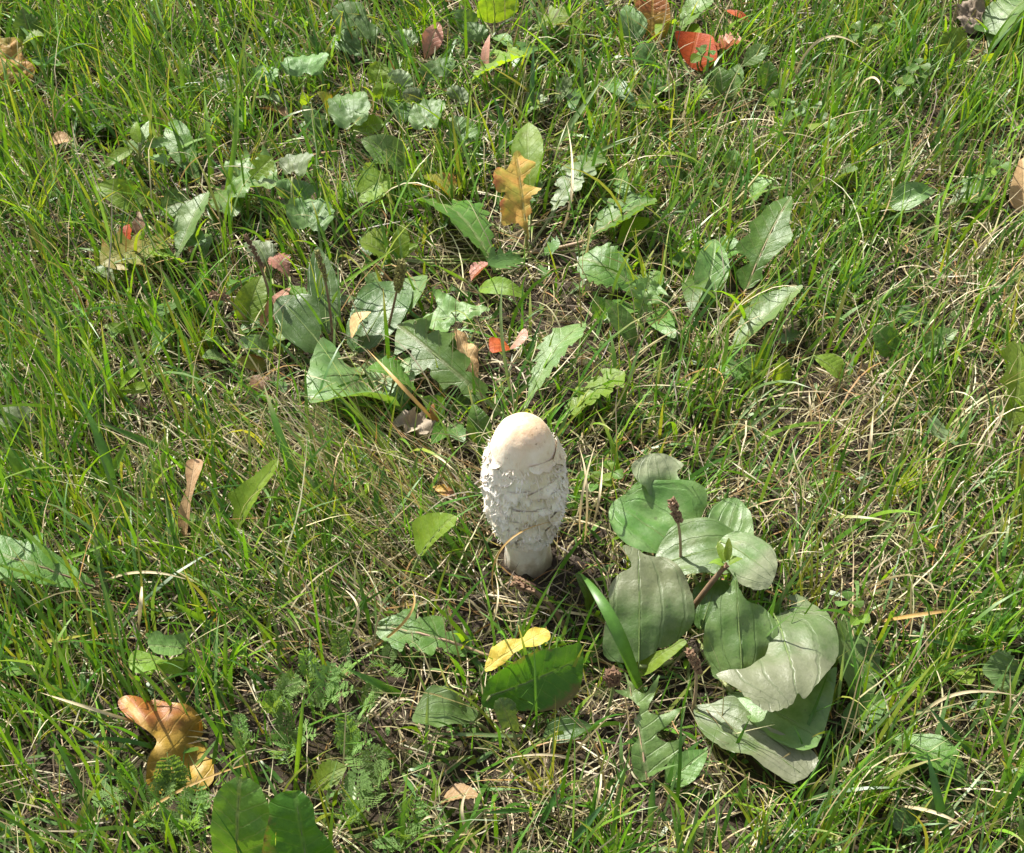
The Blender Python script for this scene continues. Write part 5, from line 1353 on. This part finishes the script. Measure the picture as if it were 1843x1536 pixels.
layer(60000, CORE, 5, lambda u, v, x, y: np.clip(blob(u, v, 800, 960, 130, 120) + .9 * blob(u, v, 700, 880, 150, 80) + .5 * blob(u, v, 600, 1090, 130, 120), 0, 1) * .8, f_mat, dry)
def f_low(x, y, z, u, v, r):    # small low leaves and shoots at the foot of the sward
    n = len(x); c = pick(r, n, PG, [4, 1, 6, 3, .5, .2])
    return ribbons(x, y, z + r.uniform(0, .006, n), r.uniform(-np.pi, np.pi, n), r.uniform(.6, 1.4, n), r.uniform(-.2, .8, n), r.uniform(.008, .026, n), r.uniform(.0012, .0036, n), c, c, 4, r, .1, twist=.5)
layer(17000, CORE, 6, lambda u, v, x, y: np.clip(green_w(u, v) + .25, 0, 1) * clump(x, y, 12), f_low, green)
def f_dead(x, y, z, u, v, r):   # thin dead roots and stems over the open soil
    n = len(x); c = pick(r, n, PS, [3, 3, 1, 3, 4, 3]) * .85
    return ribbons(x, y, z + r.uniform(0, .006, n), r.uniform(-np.pi, np.pi, n), r.uniform(.9, 1.55, n), r.uniform(-.3, .8, n), r.uniform(.015, .06, n), r.uniform(.0005, .001, n), c, c, 7, r, .3, az2=r.normal(0, 1, n))
xb, yb, rb = scatter(36000, CORE, 14); ub, vb, _ = proj(xb, yb, xb * 0)
kb = rb.random(len(xb)) < bare(ub, vb) * .8
dry.append(f_dead(xb[kb], yb[kb], gz(xb[kb], yb[kb]), ub[kb], vb[kb], rb))
# tufts: shared foot
def tufts():
    x, y, r = scatter(330, CORE, 8)
    u, v, _ = proj(x, y, x * 0)
    k = r.random(len(x)) < green_w(u, v) * (1 - bare(u, v)); x, y = x[k], y[k]
    m = r.integers(9, 24, len(x)); X = np.repeat(x, m) + r.normal(0, .004, m.sum()); Y = np.repeat(y, m) + r.normal(0, .004, m.sum())
    n = len(X); az0 = np.repeat(r.uniform(-np.pi, np.pi, len(x)), m)
    hue = np.repeat(pick(r, len(x), PG, [4, 4, 3, 2, 2, 1]), m, 0) * r.uniform(.8, 1.2, (n, 1))
    return ribbons(X, Y, gz(X, Y) - .001, az0 + r.normal(0, 1.0, n), np.abs(r.normal(.3, .25, n)), r.uniform(.1, 1.0, n), r.uniform(.025, .07, n), r.uniform(.0008, .0019, n), hue, np.where(r.random((n, 1)) < .2, np.array([[.4, .34, .12]]), hue), 6, r, .08)
green.append(tufts())
# beyond the photograph's frame the sward goes on, more thinly built
def outer(dens, rect, seed, fn, out):
    x, y, r = scatter(dens, rect, seed)
    k = ~((x > CORE[0]) & (x < CORE[1]) & (y > CORE[2]) & (y < CORE[3]))
    x, y = x[k], y[k]; out.append(fn(x, y, x * 0, x * 0 + 900, x * 0 + 768, r))
OUT = (-1.7, 1.7, -.35, 3.2)
def f_outer(x, y, z, u, v, r):
    n = len(x); c = pick(r, n, PG, [5, 4, 4, 2, 2, 1])
    return ribbons(x, y, z, r.uniform(-np.pi, np.pi, n), np.abs(r.normal(.4, .3, n)), r.uniform(.1, 1.3, n), r.uniform(.025, .08, n), r.uniform(.0015, .003, n), c, c, 4, r, .1, prune=False)
def f_outer_s(x, y, z, u, v, r):
    n = len(x); c = pick(r, n, PS, [4, 4, 2, 3, 2, 1])
    return ribbons(x, y, z, r.uniform(-np.pi, np.pi, n), r.uniform(.8, 1.5, n), r.uniform(0, .6, n), r.uniform(.02, .06, n), r.uniform(.0008, .0016, n), c, c, 3, r, .2, prune=False)
outer(9000, OUT, 20, f_outer, green); outer(7000, OUT, 21, f_outer_s, dry)
pack('grass', green, 'grass', 'thin green meadow grass growing all over the ground')
pack('dry_straw', dry, 'straw', 'dead straw and dry grass tangled low between the green blades')

# moss and crumbs of soil
def crumbs():
    r = random.Random(4); V, F = [], []
    ico = [(0, 0, 1), (.9, 0, .3), (.28, .85, .3), (-.72, .53, .3), (-.72, -.53, .3), (.28, -.85, .3), (0, 0, -.8)]
    tri = [(0, 1, 2), (0, 2, 3), (0, 3, 4), (0, 4, 5), (0, 5, 1), (6, 2, 1), (6, 3, 2), (6, 4, 3), (6, 5, 4), (6, 1, 5)]
    for i in range(4200):
        if i < 3000:
            c = random.Random(i).choice(((985, 1075, 110, 60), (860, 1120, 70, 35), (1065, 985, 45, 70), (1235, 1210, 70, 40)))
            q = P(c[0] + r.gauss(0, c[2] * .6), c[1] + r.gauss(0, c[3] * .6), 0)
        else: q = P(r.uniform(0, IW), r.uniform(0, IH), 0)
        s = min(r.expovariate(700) + .0006, .005); z = ground_z(q.x, q.y)
        k = len(V); an = r.uniform(0, 6.3)
        for a_ in ico:
            j = r.uniform(.7, 1.2) * s
            V.append((q.x + (a_[0] * math.cos(an) - a_[1] * math.sin(an)) * j, q.y + (a_[0] * math.sin(an) + a_[1] * math.cos(an)) * j, z + a_[2] * j * .8 + s * .3))
        F += [tuple(k + t_ for t_ in f) for f in tri]
    ob = link_mesh('soil_crumbs', V, F, 'crumb', smooth=False); ob['kind'] = 'stuff'; ob['label'] = 'loose dark soil crumbs around the foot of the mushroom'
crumbs()
def moss():
    r = np.random.default_rng(9); n = 9000
    c = np.array([(985, 1085, 120, 60), (870, 1110, 90, 40), (1075, 930, 40, 60), (250, 830, 80, 60), (700, 980, 90, 80)])
    i = r.integers(0, len(c), n)
    pts = [P(c[k][0] + r.normal() * c[k][2] * .6, c[k][1] + r.normal() * c[k][3] * .6, 0) for k in i]
    x = np.array([p.x for p in pts]); y = np.array([p.y for p in pts])
    keep = vnoise(x, y, 60, 3) > .48; x, y = x[keep], y[keep]; n = len(x)
    col = np.array([(0.085, 0.11, 0.02)]) * r.uniform(.6, 1.5, (n, 1))
    st = ribbons(x, y, gz(x, y), r.uniform(-3.14, 3.14, n), r.uniform(.2, 1.2, n), r.uniform(0, 1, n), r.uniform(.003, .008, n), r.uniform(.0005, .001, n), col, col * 1.3, 3, r, .1)
    pack('moss', [st], 'grass', 'olive moss on the bare soil near the mushroom')
moss()
